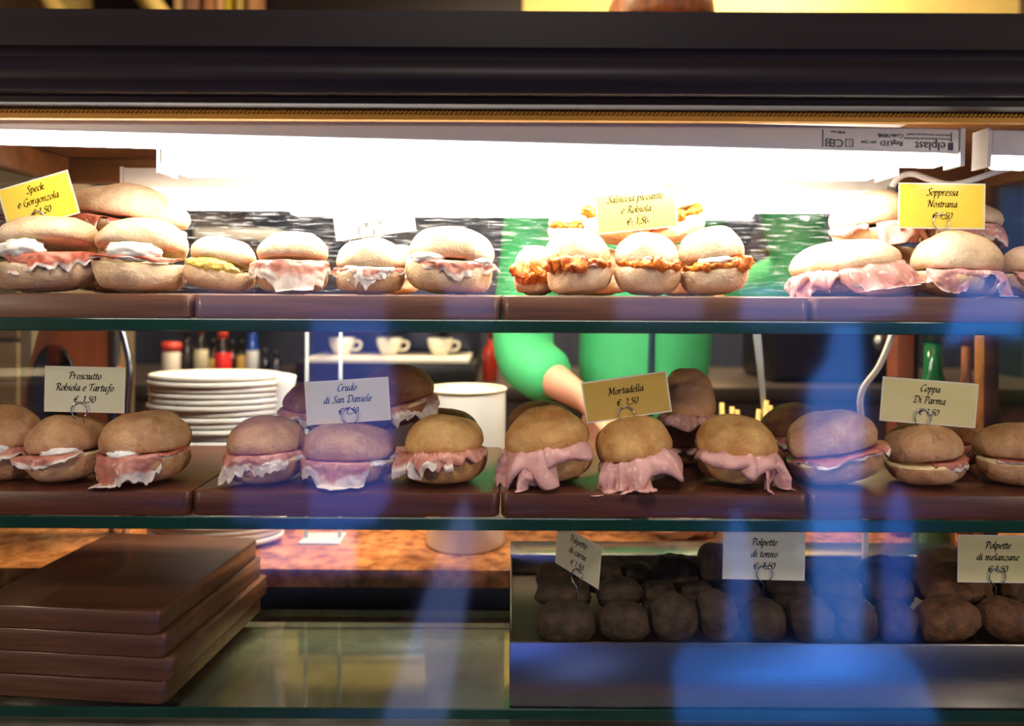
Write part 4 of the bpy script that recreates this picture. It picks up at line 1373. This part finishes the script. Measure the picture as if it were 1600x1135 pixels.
card('mustard-toned card reading Mortadella', ['Mortadella', '€. 1,50'], (979, 621), 130, 60, -8.3, CY, K_OLI, 0.024, (978, 648))
card('cream card reading Coppa Di Parma, tilted down to one side', ['Coppa', 'Di Parma', '€ 1,50'], (1452, 629), 146, 65, 4.3, CY, K_CRM, 0.024, (1441, 652))
card('grey-cream card turned sideways reading Polpette di carne', ['Polpette', 'di carne', '€ 1,50'], (902, 868), 100, 62, 6, 0.075, K_PAL, 0.055, (904, 902), yaw=-54, stick=True)
card('pale card reading Polpette di tonno', ['Polpette', 'di tonno', '€. 1,50'], (1194, 869), 124, 71, 1, 0.06, K_PAL, 0.045, (1194, 896), stick=True)
card('yellowish card by the frame edge reading Polpette di melanzane', ['Polpette', 'di melanzane', '€ 1,50'], (1559, 874), 120, 70, 0.5, 0.06, K_CRM, 0.045, (1557, 901), stick=True)

# ------------------------------------------------------------------ the bar behind the case
zr = lambda z: ZC + z
ct = thing('bar_counter', 'brown granite bar counter behind the display case', 'counter', (0, 0, 0))
box('granite_slab', -1.3, 1.4, 0.325, 0.60, zr(-0.474), zr(-0.443), M_granite, ct, 0.004)
box('counter_front', -1.28, 1.38, 0.345, 0.58, 0.0, zr(-0.474), mat('dark blue panel', srgb(38, 44, 60), 0.5), ct)
# plates
NP = 29
for k in range(NP):
    rnd_ = random.Random(k + 3)
    r0 = 0.118 + rnd_.uniform(-0.0025, 0.0025)
    prof = [(0, 0), (r0 * 0.62, 0), (r0 * 0.66, 0.002), (r0 * 0.82, 0.007), (r0 - 0.001, 0.0085), (r0 + 0.001, 0.0115), (r0, 0.0165), (r0 - 0.003, 0.0175), (r0 * 0.80, 0.0135), (r0 * 0.62, 0.005), (0, 0.0045)]
    o = obj('dinner_plate', lathe_bm(prof, 48, sy=0.62), M_ceramic, loc=(at(340, 600, 0.46).x + rnd_.uniform(-0.003, 0.003), 0.46 + rnd_.uniform(-0.002, 0.002), zr(-0.443) + 0.01 * k + 0.0003))
    tag(o, {0: 'lowest white oval dinner plate of the tall stack on the counter', NP - 1: 'topmost white oval dinner plate of the tall stack on the counter'}.get(k, 'white oval dinner plate inside the tall stack behind the middle shelf'), 'plate', 'white plates stacked on the counter')
# white napkin leaning on the stack
bm = bmesh.new()
G = []
pc = at(440, 650, 0.44)
for i in range(9):
    row = []
    for j in range(9):
        u, v = i / 8, j / 8
        x = -0.020 + 0.042 * u * (0.35 + 0.75 * v)
        y = -0.016 * math.sin(u * 2.4) + 0.01 * v
        z = -0.115 + 0.185 * v + 0.006 * math.sin(u * 3)
        row.append(bm.verts.new(pc + Vector((x, y, z))))
    G.append(row)
for i in range(8):
    for j in range(8):
        bm.faces.new((G[i][j], G[i + 1][j], G[i + 1][j + 1], G[i][j + 1]))
o = obj('paper_napkin', bm, mat('white paper', srgb(240, 236, 224), 0.8))
o.modifiers.new('t', 'SOLIDIFY').thickness = 0.0012
tag(o, 'white folded paper flaring up beside the plate stack', 'napkin')
# canister
cx = at(728, 700, 0.46).x
cn = thing('white_canister', 'tall plain white canister standing on the granite counter', 'canister', (cx, 0.46, zr(-0.443)))
rr = 0.070
hh = -0.173 + 0.443
obj('tub', lathe_bm([(0, 0.001), (rr * 0.97, 0.001), (rr, 0.004), (rr, hh - 0.004), (rr - 0.001, hh), (rr - 0.004, hh), (rr - 0.004, 0.01), (0, 0.01)], 56), M_ceramic, cn)
obj('rim', lathe_bm([(rr - 0.005, hh), (rr + 0.002, hh), (rr + 0.002, hh + 0.004), (rr - 0.005, hh + 0.004), (rr - 0.005, hh)], 56), mat('ivory rim', srgb(226, 210, 172), 0.4), cn)
# yellow lemon wedge by its foot on the board back edge
# lumpy pale bag
o = obj('paper_bag', blob_bm(0.055, 0.035, 0.03, 4.4, 0.35, 30, 2.4), mat('pale bag', srgb(206, 176, 150), 0.6, var=0.15, vscale=20), loc=(at(1062, 850, 0.49).x, 0.50, zr(-0.443) + 0.027))
tag(o, 'small crumpled pale paper bag on the granite counter behind the meatballs', 'bag')

# wooden panel; a black disc stands in for the opening's shade
pw = thing('wooden_backboard', 'reddish wooden backboard with a black disc for its oval opening behind the Prosciutto card', 'backboard', (0, 0, 0))
YP = 0.50
z0 = zr(-0.443)
bm = bmesh.new()
ol = [at(70, 480, YP), at(172, 480, YP), at(196, 700, YP), at(204, 790, YP), at(0, 790, YP), at(28, 660, YP), at(46, 570, YP)]
ol = [Vector((p.x, YP, max(p.z, z0 + 0.001))) for p in ol]
A = [bm.verts.new(p) for p in ol]
f = bm.faces.new(A)
ex = bmesh.ops.extrude_face_region(bm, geom=[f])
bmesh.ops.translate(bm, verts=[v for v in ex['geom'] if isinstance(v, bmesh.types.BMVert)], vec=(0, 0.02, 0))
bmesh.ops.recalc_face_normals(bm, faces=bm.faces)
obj('face', bm, mat('orange brown wood', srgb(150, 78, 44), 0.4, var=0.15, vscale=6, stretch=(8, 8, 1)), pw, smooth=False)
c = at(85, 622, YP)
bm = lathe_bm([(0, 0), (1, 0), (1.0, 0.003), (0.94, 0.005), (0.9, 0.002), (0, 0.002)], 48, sx=38 * mpp(YP), sy=84 * mpp(YP))
bmesh.ops.rotate(bm, verts=bm.verts, cent=(0, 0, 0), matrix=Matrix.Rotation(R(90), 3, 'X'))
o = obj('oval_dark_disc', bm, mat('black hollow shade', srgb(16, 15, 17), 0.35), pw, loc=(c.x, YP - 0.0005, c.z))  # flat disc, dark of the opening put into its colour
box('steel_edge', at(172, 600, YP).x, at(182, 600, YP).x, YP - 0.004, YP + 0.016, z0 + 0.001, at(172, 480, YP).z, M_steel, pw, 0.001)
# bright metal sheath beside the panel
o = obj('steel_sharpener', tube_bm(catmull([at(186, 500, 0.47), at(197, 540, 0.47), at(203, 580, 0.47), at(198, 660, 0.47), Vector((at(196, 760, 0.47).x, 0.47, z0 + 0.001))], 6), 0.006, 12), M_steel)
tag(o, 'curved steel rod standing beside the reddish wooden backboard', 'steel rod')
# dark cabinet at far left
cb = thing('side_cabinet', 'dark grey-brown cabinet at the bar end behind the wooden backboard', 'cabinet', (-1.36, 0.92, 0))
box('body', -0.36, 0.36, -0.22, 0.22, 0, 1.45, mat('grey brown laminate', srgb(92, 78, 62), 0.5, var=0.1, vscale=8), cb, 0.004)
box('door', -0.34, 0.34, -0.236, -0.22, 0.06, 1.09, mat('brown laminate', srgb(104, 84, 62), 0.5, var=0.1, vscale=8), cb, 0.003)
box('upper_door', -0.34, 0.34, -0.236, -0.22, 1.10, 1.42, mat('brown laminate', srgb(84, 68, 52), 0.5), cb, 0.003)

# back counter with bottles
YBK = 1.32
bk = thing('back_counter', 'dark back counter along the bar wall carrying bottles and the coffee machine', 'counter', (0, 0, 0))
box('worktop', -1.6, 1.6, YBK - 0.08, YBK + 0.5, zr(-0.30), zr(-0.262), mat('dark worktop', srgb(52, 44, 42), 0.35), bk, 0.003)
box('cabinet_body', -1.58, 1.58, YBK - 0.05, YBK + 0.48, 0, zr(-0.30), M_back, bk)


def bottle(label, px, wpx, topy, Y, body, labelcol, capcol, base=-0.262, shoulder=0.62, neck=0.36, lab0=0.12, lab1=0.55, glass=True, cat='bottle', name='bottle'):
    s = mpp(Y)
    r = wpx * s / 2
    x = at(px, 560, Y).x
    top = at(px, topy, Y).z - zr(base)
    t = thing(name, label, cat, (x, Y, zr(base)))
    H = top * 0.86
    prof = [(0, 0), (r * 0.92, 0), (r, 0.004), (r, H * shoulder), (r * 0.86, H * (shoulder + 0.08)), (r * neck * 1.1, H * (shoulder + 0.2)), (r * neck, H), (0, H)]
    obj('body', lathe_bm(prof, 32), mat('bottle ' + str(body), srgb(*body), 0.12, coat=0.3), t)
    if labelcol:
        obj('paper_label', lathe_bm([(r + 0.0004, H * lab0), (r + 0.0008, H * lab0 + 0.001), (r + 0.0008, H * lab1), (r + 0.0004, H * lab1 + 0.001)], 32), mat('label ' + str(labelcol), srgb(*labelcol), 0.5), t)
    obj('cap', lathe_bm([(0, H - 0.012), (r * neck * 1.2, H - 0.012), (r * neck * 1.2, top * 0.98), (r * neck, top), (0, top)], 24), mat('cap ' + str(capcol), srgb(*capcol), 0.4), t)
    return t


bottle('red and white tin at the near end of the bottle row above the plates', 268, 27, 535, 1.40, (176, 26, 30), (220, 210, 196), (190, 60, 50), shoulder=0.96, neck=0.9, lab0=0.12, lab1=0.9, name='tin', cat='tin')
bottle('black bottle beside the red and white tin', 292, 22, 512, 1.42, (14, 12, 14), (30, 24, 24), (14, 12, 14))
bottle('dark bottle with beige label left of the red-capped sauce bottle', 314, 20, 505, 1.40, (26, 20, 16), (196, 188, 160), (120, 60, 30), lab0=0.2, lab1=0.6)
bottle('dark bottle with narrow yellow label behind the sauce bottle', 333, 16, 530, 1.46, (22, 18, 16), (206, 178, 96), (20, 18, 18))
bottle('red-capped sauce bottle with red label above the plates', 348, 25, 512, 1.37, (24, 14, 14), (206, 34, 34), (206, 62, 40), lab0=0.08, lab1=0.6, neck=0.5)
bottle('dark bottle right of the red-capped sauce bottle', 363, 18, 532, 1.45, (18, 16, 20), None, (16, 16, 18))
bottle('slim bottle with yellow label left of the blue bottle', 378, 15, 532, 1.42, (30, 26, 24), (206, 176, 90), (20, 18, 18), lab1=0.7)
bottle('blue-necked bottle with white label above the plates', 394, 18, 500, 1.40, (16, 60, 150), (196, 200, 206), (24, 70, 170), neck=0.7)
bottle('small dark glass bottle right of the blue bottle', 414, 16, 545, 1.40, (20, 20, 34), None, (40, 40, 60))
bottle('second small dark glass bottle, nearest the coffee machine', 432, 17, 548, 1.42, (22, 22, 38), (60, 60, 80), (40, 40, 60))
bottle('red-orange aperitif bottle beside the barista arm', 766, 24, 512, 1.36, (150, 36, 14), None, (90, 24, 14), name='bottle')
bottle('green glass bottle standing behind the Coppa card', 1458, 62, 470, 0.46, (22, 92, 48), None, (20, 60, 40), base=-0.443, neck=0.4)
bottle('brown bottle right of the green glass bottle', 1510, 26, 480, 0.50, (150, 92, 60), None, (120, 70, 50), base=-0.443, neck=0.5)
# wooden post by the cord
o = box('wooden_post', at(1393, 600, 0.52).x, at(1420, 600, 0.52).x, 0.50, 0.54, zr(-0.443), zr(0.02), mat('red wood post', srgb(120, 62, 40), 0.45, var=0.2, vscale=8), None, 0.002)
tag(o, 'narrow reddish wooden post beside the hanging white cord', 'post')

lg = at(365, 366, 2.2)
ld = thing('wall_ledge', 'narrow white ledge on the wall seen over the small rolls', 'ledge', (lg.x, 2.25, lg.z))
box('ledge_board', -0.16, 0.16, -0.05, 0.9, -0.022, 0.022, M_white, ld, 0.003)
box('bracket', -0.12, -0.10, 0.0, 0.9, -0.08, -0.022, M_steel, ld, 0.002)
box('bracket', 0.10, 0.12, 0.0, 0.9, -0.08, -0.022, M_steel, ld, 0.002)
# coffee machine
cm = thing('coffee_machine', 'steel and black coffee machine on the back counter behind the Crudo card', 'coffee machine', (at(615, 560, 1.45).x, 1.5, zr(-0.262)))
box('base', -0.26, 0.26, -0.20, 0.20, 0.0, 0.06, M_black, cm, 0.006)
box('drip_tray', -0.22, 0.24, -0.23, -0.02, 0.06, 0.075, M_ceramic, cm, 0.003)
box('rear_body', -0.26, 0.26, 0.0, 0.20, 0.06, 0.34, mat('blue grey steel', srgb(70, 78, 104), 0.3, metal=0.7), cm, 0.006)
box('head', -0.26, 0.26, -0.16, 0.0, 0.20, 0.34, mat('blue grey steel', srgb(70, 78, 104), 0.3, metal=0.7), cm, 0.008)
for k, x in enumerate((-0.16, 0.0, 0.16)):
    g = obj('group_head', lathe_bm([(0, 0.150), (0.03, 0.150), (0.034, 0.17), (0.034, 0.205), (0, 0.205)], 28), M_steel, cm, loc=(x, -0.10, 0))
    obj('handle', tube_bm([Vector((0, -0.02, 0.165)), Vector((0.01, -0.10, 0.160)), Vector((0.01, -0.15, 0.150))], 0.011, 12), M_black, g)
box('cup_rail', -0.26, 0.26, -0.16, 0.20, 0.345, 0.352, M_steel, cm, 0.002)
for k, (px_, w_) in enumerate(((592, 26), (640, 30), (690, 26))):
    t = thing('coffee_cup', ['white cup on the drip tray end by the acrylic stand', 'white cup at the middle of the drip tray', 'white cup on the drip tray end by the red bottle'][k], 'cup', (cm.location.x + (-0.14, 0.0, 0.15)[k], 1.37, zr(-0.262) + 0.0752))
    obj('bowl', lathe_bm([(0, 0), (0.022, 0), (0.036, 0.03), (0.038, 0.05), (0.036, 0.05), (0.033, 0.03), (0.02, 0.004), (0, 0.004)], 32), M_ceramic, t)
    obj('handle', tube_bm(catmull([Vector((0.035, 0, 0.042)), Vector((0.055, 0, 0.036)), Vector((0.05, 0, 0.018)), Vector((0.03, 0, 0.014))], 6), 0.004, 8), M_ceramic, t)
# acrylic stand
ac = thing('acrylic_stand', 'clear acrylic menu stand with pale edges behind the Crudo card', 'stand', (at(506, 560, 0.47).x, 0.47, zr(-0.443)))
hs = at(506, 470, 0.47).z - zr(-0.443)
box('sheet', -0.030, 0.030, -0.002, 0.002, 0.004, hs, glass_mat('acrylic', 0.05), ac)
for s in (-1, 1):
    box('edge', s * 0.030 - 0.003, s * 0.030 + 0.003, -0.0025, 0.0025, 0.004, hs, mat('acrylic edge', srgb(190, 196, 190), 0.2), ac, 0.0008)
box('foot', -0.036, 0.036, -0.03, 0.03, 0.0, 0.004, mat('acrylic edge', srgb(190, 196, 190), 0.2), ac, 0.001)
# dark appliance right of the barista
dk = thing('black_blender', 'black bar appliance on the back counter right of the barista', 'appliance', (at(1290, 560, 1.5).x, 1.5, zr(-0.262)))
box('housing', -0.22, 0.22, -0.15, 0.15, 0.0, 0.40, M_black, dk, 0.02, 4)
box('panel', -0.18, 0.18, -0.153, -0.148, 0.22, 0.36, mat('dark gloss', srgb(22, 22, 28), 0.1), dk, 0.002)
obj('dial', lathe_bm([(0, 0), (0.025, 0), (0.023, 0.012), (0, 0.013)], 24), M_steel, dk, loc=(0.1, -0.15, 0.12)).rotation_euler = (R(90), 0, 0)
# jar of breadsticks with a spatula
jx, jy = at(1160, 640, 0.40).x, 0.42
jar = thing('steel_jar', 'steel jar of breadsticks on the counter behind the mortadella rolls', 'jar', (jx, jy, zr(-0.443)))
obj('wall', lathe_bm([(0, 0.001), (0.040, 0.001), (0.042, 0.004), (0.042, 0.17), (0.040, 0.17), (0.040, 0.006), (0, 0.006)], 36), M_steel, jar)
jn = ['shortest, nearest the tan roll', 'beside the shortest', 'close to the spatula blade', 'longest, left of the dark roll', 'leaning toward the dark roll', 'outermost, leaning farthest']
for k, (px_, py_) in enumerate(((1128, 630), (1144, 636), (1152, 641), (1186, 640), (1198, 626), (1204, 634))):
    tip = at(px_, py_, 0.415)
    ft = Vector((jx + (px_ - 1165) * 0.0006, jy + 0.004 * (k % 3 - 1), zr(-0.443) + 0.008))
    o = obj('breadstick', tube_bm([ft, ft.lerp(tip, 0.5), tip], 0.0042, 10), mat('breadstick crust', srgb(224, 182, 96), 0.6, var=0.15, vscale=80))
    tag(o, 'thin golden breadstick in the jar, ' + jn[k], 'breadstick', 'breadsticks in the jar')
spt = thing('steel_spatula', 'long pale steel spatula standing in the breadstick jar', 'spatula', (0, 0, 0))
bm = bmesh.new()
q = [at(1172, 478, 0.445), at(1186, 478, 0.445), at(1198, 640, 0.435), at(1192, 652, 0.435)]
A = [bm.verts.new(p) for p in q]
f = bm.faces.new(A)
ex = bmesh.ops.extrude_face_region(bm, geom=[f])
bmesh.ops.translate(bm, verts=[v for v in ex['geom'] if isinstance(v, bmesh.types.BMVert)], vec=(0, 0.0025, 0))
bmesh.ops.recalc_face_normals(bm, faces=bm.faces)
obj('blade', bm, mat('pale steel', srgb(190, 184, 170), 0.35, metal=0.8), spt, smooth=False)
obj('handle', tube_bm([at(1195, 648, 0.437), Vector((jx + 0.012, jy + 0.018, zr(-0.443) + 0.01))], 0.005, 10), M_steel, spt)

# things high up over the case: shelf with bottles, slanted beams
sh = thing('high_shelf', 'high dark shelf on the wall seen just over the case cornice', 'shelf', (-1.0, 3.0, zr(1.30)))
box('plank', -1.2, 1.05, -0.15, 0.15, -0.03, 0.0, M_darkwood, sh, 0.003)
box('back_board', -1.2, 1.05, 0.12, 0.15, 0.0, 0.5, M_darkwood, sh)
cols = [(206, 168, 120), (150, 110, 90), (176, 120, 80), (214, 170, 120), (196, 170, 40), (190, 160, 90), (170, 120, 80)]
spine = ['tan', 'mauve', 'brown', 'beige', 'mustard', 'sand', 'russet']
for k, x in enumerate((290, 312, 338, 355, 366, 384, 402)):
    p = at(x, 10, 2.97)
    bw = (9, 17, 14, 9, 7, 8, 9)[k] * mpp(2.97) / 2
    b = thing('tall_book', spine[k] + ' tall book upright on the high shelf over the cornice', 'book', (p.x, 2.97, zr(1.30)), (0, 0, 0), 'books on the high shelf')
    box('cover', -bw, bw, -0.1, 0.08, 0.0005, 0.34, mat('book ' + spine[k], srgb(*cols[k]), 0.6), b, 0.002)
    box('page_block', -bw * 0.8, bw * 0.8, -0.098, 0.078, 0.34, 0.342, M_ceramic, b)
for k, (a_, b_) in enumerate((((20, -90, 92, 26), 'nearest the side wall'), ((190, -60, 250, 24), 'nearest the books'))):
    p, q = at(a_[0], a_[1], 2.6), at(a_[2], a_[3], 2.6)
    o = obj('rafter', tube_bm([p - (q - p) * 0.2, q + (q - p) * 1.2], 0.05, 4), mat('pale rafter', srgb(214, 186, 110), 0.6))
    struct(o)
    o.name = 'trim_%d' % (k + 2)

# ------------------------------------------------------------------ the barista
PLAT = 0.20
sbox('floor_platform', -0.9, 1.7, 0.62, 1.22, 0.0, PLAT, mat('duckboard', srgb(60, 44, 34), 0.7))
XB, YBA = at(1010, 500, 0.70).x, 0.74


def skin_obj(name, verts, edges, radii, m, parent, root=0, sub=2):
    me = bpy.data.meshes.new(name)
    me.from_pydata([tuple(v) for v in verts], edges, [])
    me.materials.append(m)
    o = bpy.data.objects.new(name, me)
    COL.objects.link(o)
    o.parent = parent
    mo = o.modifiers.new('skin', 'SKIN')
    for v, r in zip(me.skin_vertices[0].data, radii):
        v.radius = r if isinstance(r, tuple) else (r, r)
        v.use_root = False
    me.skin_vertices[0].data[root].use_root = True
    mo.use_smooth_shade = True
    mo.branch_smoothing = 0.3
    sb = o.modifiers.new('sub', 'SUBSURF')
    sb.levels = sub
    sb.render_levels = sub
    return o


class Chain:
    def __init__(s):
        s.v, s.e, s.r = [], [], []

    def add(s, p, r, par=None):
        s.v.append(Vector(p))
        s.r.append(r)
        if par is not None:
            s.e.append((par, len(s.v) - 1))
        return len(s.v) - 1


M_skin = mat('warm skin', srgb(214, 150, 116), 0.5, sub=0.15)
M_hoodie = mat('green hoodie', srgb(64, 176, 104), 0.75, var=0.10, vscale=14, bump=0.3, bscale=60)
M_hair = mat('brown hair', srgb(128, 72, 30), 0.5, var=0.45, vscale=60, bump=0.8, bscale=160, stretch=(1, 1, 0.15))
M_trouser = mat('dark trousers', srgb(30, 30, 36), 0.8)
per = thing('person', 'barista in a green zipped top leaning over the counter behind the case', 'person', (0, 0, 0))
# joints (absolute)
hipz = zr(-0.28)
pel = Vector((XB + 0.0, YBA + 0.02, hipz))
chest = Vector((XB + 0.02, YBA - 0.02, zr(0.19)))
neck = Vector((XB + 0.025, YBA - 0.045, zr(0.425)))
headc = Vector((at(1036, 8, 0.66).x, YBA - 0.07, zr(0.535)))
shR = Vector((at(842, 260, 0.70).x + 0.015, YBA - 0.03, zr(0.335)))      # arm at the viewer's left
elR = Vector((at(812, 545, 0.62).x, 0.66, at(812, 560, 0.66).z))
wrR = at(915, 625, 0.50)
shL = Vector((at(1228, 260, 0.70).x - 0.015, YBA - 0.02, zr(0.335)))
elL = Vector((at(1262, 420, 0.74).x, YBA + 0.02, at(1262, 425, 0.74).z))
wrL = Vector((at(1105, 470, 0.95).x, 0.95, at(1105, 480, 0.95).z))
# body: one continuous skin
c = Chain()
p0 = c.add(pel, (0.12, 0.09))
w1 = c.add(pel.lerp(chest, 0.45), (0.115, 0.085), p0)
ch1 = c.add(chest, (0.120, 0.085), w1)
nb = c.add(chest.lerp(neck, 0.62), (0.085, 0.070), ch1)
nk = c.add(neck, 0.056, nb)
hd0 = c.add(headc + Vector((0, -0.016, -0.085)), (0.060, 0.070), nk)
hd1 = c.add(headc + Vector((0, -0.005, -0.03)), (0.080, 0.098), hd0)
hd2 = c.add(headc + Vector((0, 0.005, 0.035)), (0.084, 0.100), hd1)
hd3 = c.add(headc + Vector((0, 0.008, 0.085)), (0.060, 0.068), hd2)


def arm(sh, el, wr, hand_dir, palm_n, thumb_side):
    s0 = c.add(sh, 0.052, nb)
    m0 = c.add(sh.lerp(el, 0.5), 0.046, s0)
    e0 = c.add(el, 0.040, m0)
    f0 = c.add(el.lerp(wr, 0.35), 0.040, e0)
    w0 = c.add(wr, (0.029, 0.022), f0)
    hdv = hand_dir.normalized()
    side = hdv.cross(palm_n).normalized()
    k0 = c.add(wr + hdv * 0.045, (0.036, 0.016), w0)
    k1 = c.add(wr + hdv * 0.085, (0.036, 0.014), k0)
    for i, (off, ln) in enumerate(((-0.030, 0.072), (-0.010, 0.082), (0.010, 0.076), (0.029, 0.060))):
        b0 = c.add(wr + hdv * 0.094 + side * off, 0.0088, k1)
        b1 = c.add(wr + hdv * (0.094 + ln * 0.45) + side * off * 1.12 + palm_n * 0.008, 0.0082, b0)
        b2 = c.add(wr + hdv * (0.094 + ln * 0.75) + side * off * 1.14 + palm_n * 0.024, 0.0076, b1)
        c.add(wr + hdv * (0.094 + ln * 0.92) + side * off * 1.12 + palm_n * 0.042, 0.0066, b2)
    t0 = c.add(wr + hdv * 0.035 + side * thumb_side * 0.036 + palm_n * 0.008, 0.011, k0)
    t1 = c.add(wr + hdv * 0.066 + side * thumb_side * 0.056 + palm_n * 0.020, 0.0095, t0)
    c.add(wr + hdv * 0.092 + side * thumb_side * 0.058 + palm_n * 0.032, 0.008, t1)


arm(shR, elR, wrR, Vector((0.5, -0.62, -0.5)), Vector((0.3, -0.4, -0.86)).normalized(), 1)
arm(shL, elL, wrL, Vector((-0.8, 0.1, -0.5)), Vector((0.1, -0.9, -0.1)).normalized(), -1)
for s in (-1, 1):
    h0 = c.add(pel + Vector((0.09 * s, 0, -0.08)), 0.085, p0)
    k0 = c.add(Vector((pel.x + 0.10 * s, pel.y - 0.01, PLAT + 0.47)), 0.055, h0)
    a0 = c.add(Vector((pel.x + 0.10 * s, pel.y + 0.03, PLAT + 0.09)), 0.038, k0)
    c.add(Vector((pel.x + 0.115 * s, pel.y - 0.12, PLAT + 0.035)), (0.040, 0.030), a0)
body = skin_obj('body', c.v, c.e, c.r, M_skin, per, 0)
# hoodie
c = Chain()
p0 = c.add(pel + Vector((0, 0, -0.06)), (0.170, 0.120))
w1 = c.add(pel.lerp(chest, 0.45), (0.166, 0.114), p0)
ch1 = c.add(chest, (0.176, 0.124), w1)
nb = c.add(chest.lerp(neck, 0.62), (0.120, 0.095), ch1)
col_ = c.add(chest.lerp(neck, 0.93), (0.080, 0.078), nb)
for sh, el, wr, endk in ((shR, elR, wrR, 0.62), (shL, elL, wrL, 0.8)):
    s0 = c.add(sh, 0.078, nb)
    m0 = c.add(sh.lerp(el, 0.5), 0.070, s0)
    e0 = c.add(el, 0.070, m0)
    f0 = c.add(el.lerp(wr, 0.4), 0.065, e0)
    c.add(el.lerp(wr, endk), 0.047, f0)
skin_obj('hoodie', c.v, c.e, c.r, M_hoodie, per, 0)
c = Chain()
p0 = c.add(pel + Vector((0, 0, -0.02)), (0.140, 0.105))
for s in (-1, 1):
    h0 = c.add(pel + Vector((0.09 * s, 0, -0.12)), 0.100, p0)
    k0 = c.add(Vector((pel.x + 0.10 * s, pel.y - 0.01, PLAT + 0.47)), 0.072, h0)
    c.add(Vector((pel.x + 0.10 * s, pel.y + 0.03, PLAT + 0.10)), 0.062, k0)
skin_obj('trousers', c.v, c.e, c.r, M_trouser, per, 0)
# zip: a dark narrow band down the chest
zx = at(1025, 540, 0.58).x
bm = bmesh.new()
zl = []
for k in range(25):
    z = zr(0.22) - k * 0.025
    zl.append((bm.verts.new((zx - 0.006, YBA - 0.30, z)), bm.verts.new((zx + 0.006, YBA - 0.30, z))))
for (a_, b_), (c_, d_) in zip(zl, zl[1:]):
    bm.faces.new((a_, b_, d_, c_))
zo = obj('zip', bm, mat('dark zip', srgb(34, 52, 66), 0.4), per)
sw = zo.modifiers.new('on the cloth', 'SHRINKWRAP')
sw.target = [x for x in per.children if x.name.startswith('hoodie')][0]
sw.wrap_method = 'PROJECT'
sw.use_project_y = True
sw.use_project_x = sw.use_project_z = False
sw.use_positive_direction = True
sw.use_negative_direction = False
sw.offset = 0.003
zo.modifiers.new('t', 'SOLIDIFY').thickness = 0.003
# hair: cap over the crown and sides with a short fringe
bm = bmesh.new()
bmesh.ops.create_uvsphere(bm, u_segments=40, v_segments=28, radius=1)
for v in bm.verts:
    p = v.co.copy()
    n_ = noise.noise(p * 3.1) * 0.05 + noise.noise(Vector((p.x * 12, p.y * 12, p.z * 2))) * 0.03
    v.co = Vector((p.x * 0.106 * (1 + n_), p.y * 0.120 * (1 + n_), p.z * 0.112 * (1 + n_)))
dead = [v for v in bm.verts if (v.co.z < -0.035 and v.co.y < 0.0) or v.co.z < -0.085]
bmesh.ops.delete(bm, geom=dead, context='VERTS')
o = obj('hair', bm, M_hair, per, loc=headc + Vector((0, 0.012, 0.03)))
o.modifiers.new('t', 'SOLIDIFY').thickness = 0.008
for s in (-1, 1):
    e = obj('eye', blob_bm(0.0125, 0.010, 0.0075, 3, 0.0, 16), mat('eye white', srgb(226, 218, 208), 0.25), per, loc=headc + Vector((0.031 * s, -0.080, -0.014)))
    obj('iris', blob_bm(0.0058, 0.003, 0.0062, 3, 0.0, 12), mat('brown iris', srgb(50, 30, 18), 0.2), e, loc=(0, -0.009, 0))
    obj('ear', blob_bm(0.009, 0.016, 0.028, 5, 0.1, 16), M_skin, per, loc=headc + Vector((0.080 * s, 0.01, -0.02)))
obj('nose', blob_bm(0.0115, 0.014, 0.022, 7, 0.05, 16), M_skin, per, loc=headc + Vector((0, -0.094, -0.034)))
obj('mouth', blob_bm(0.024, 0.008, 0.007, 9, 0.05, 16), mat('lips', srgb(180, 96, 84), 0.45), per, loc=headc + Vector((0, -0.083, -0.070)))
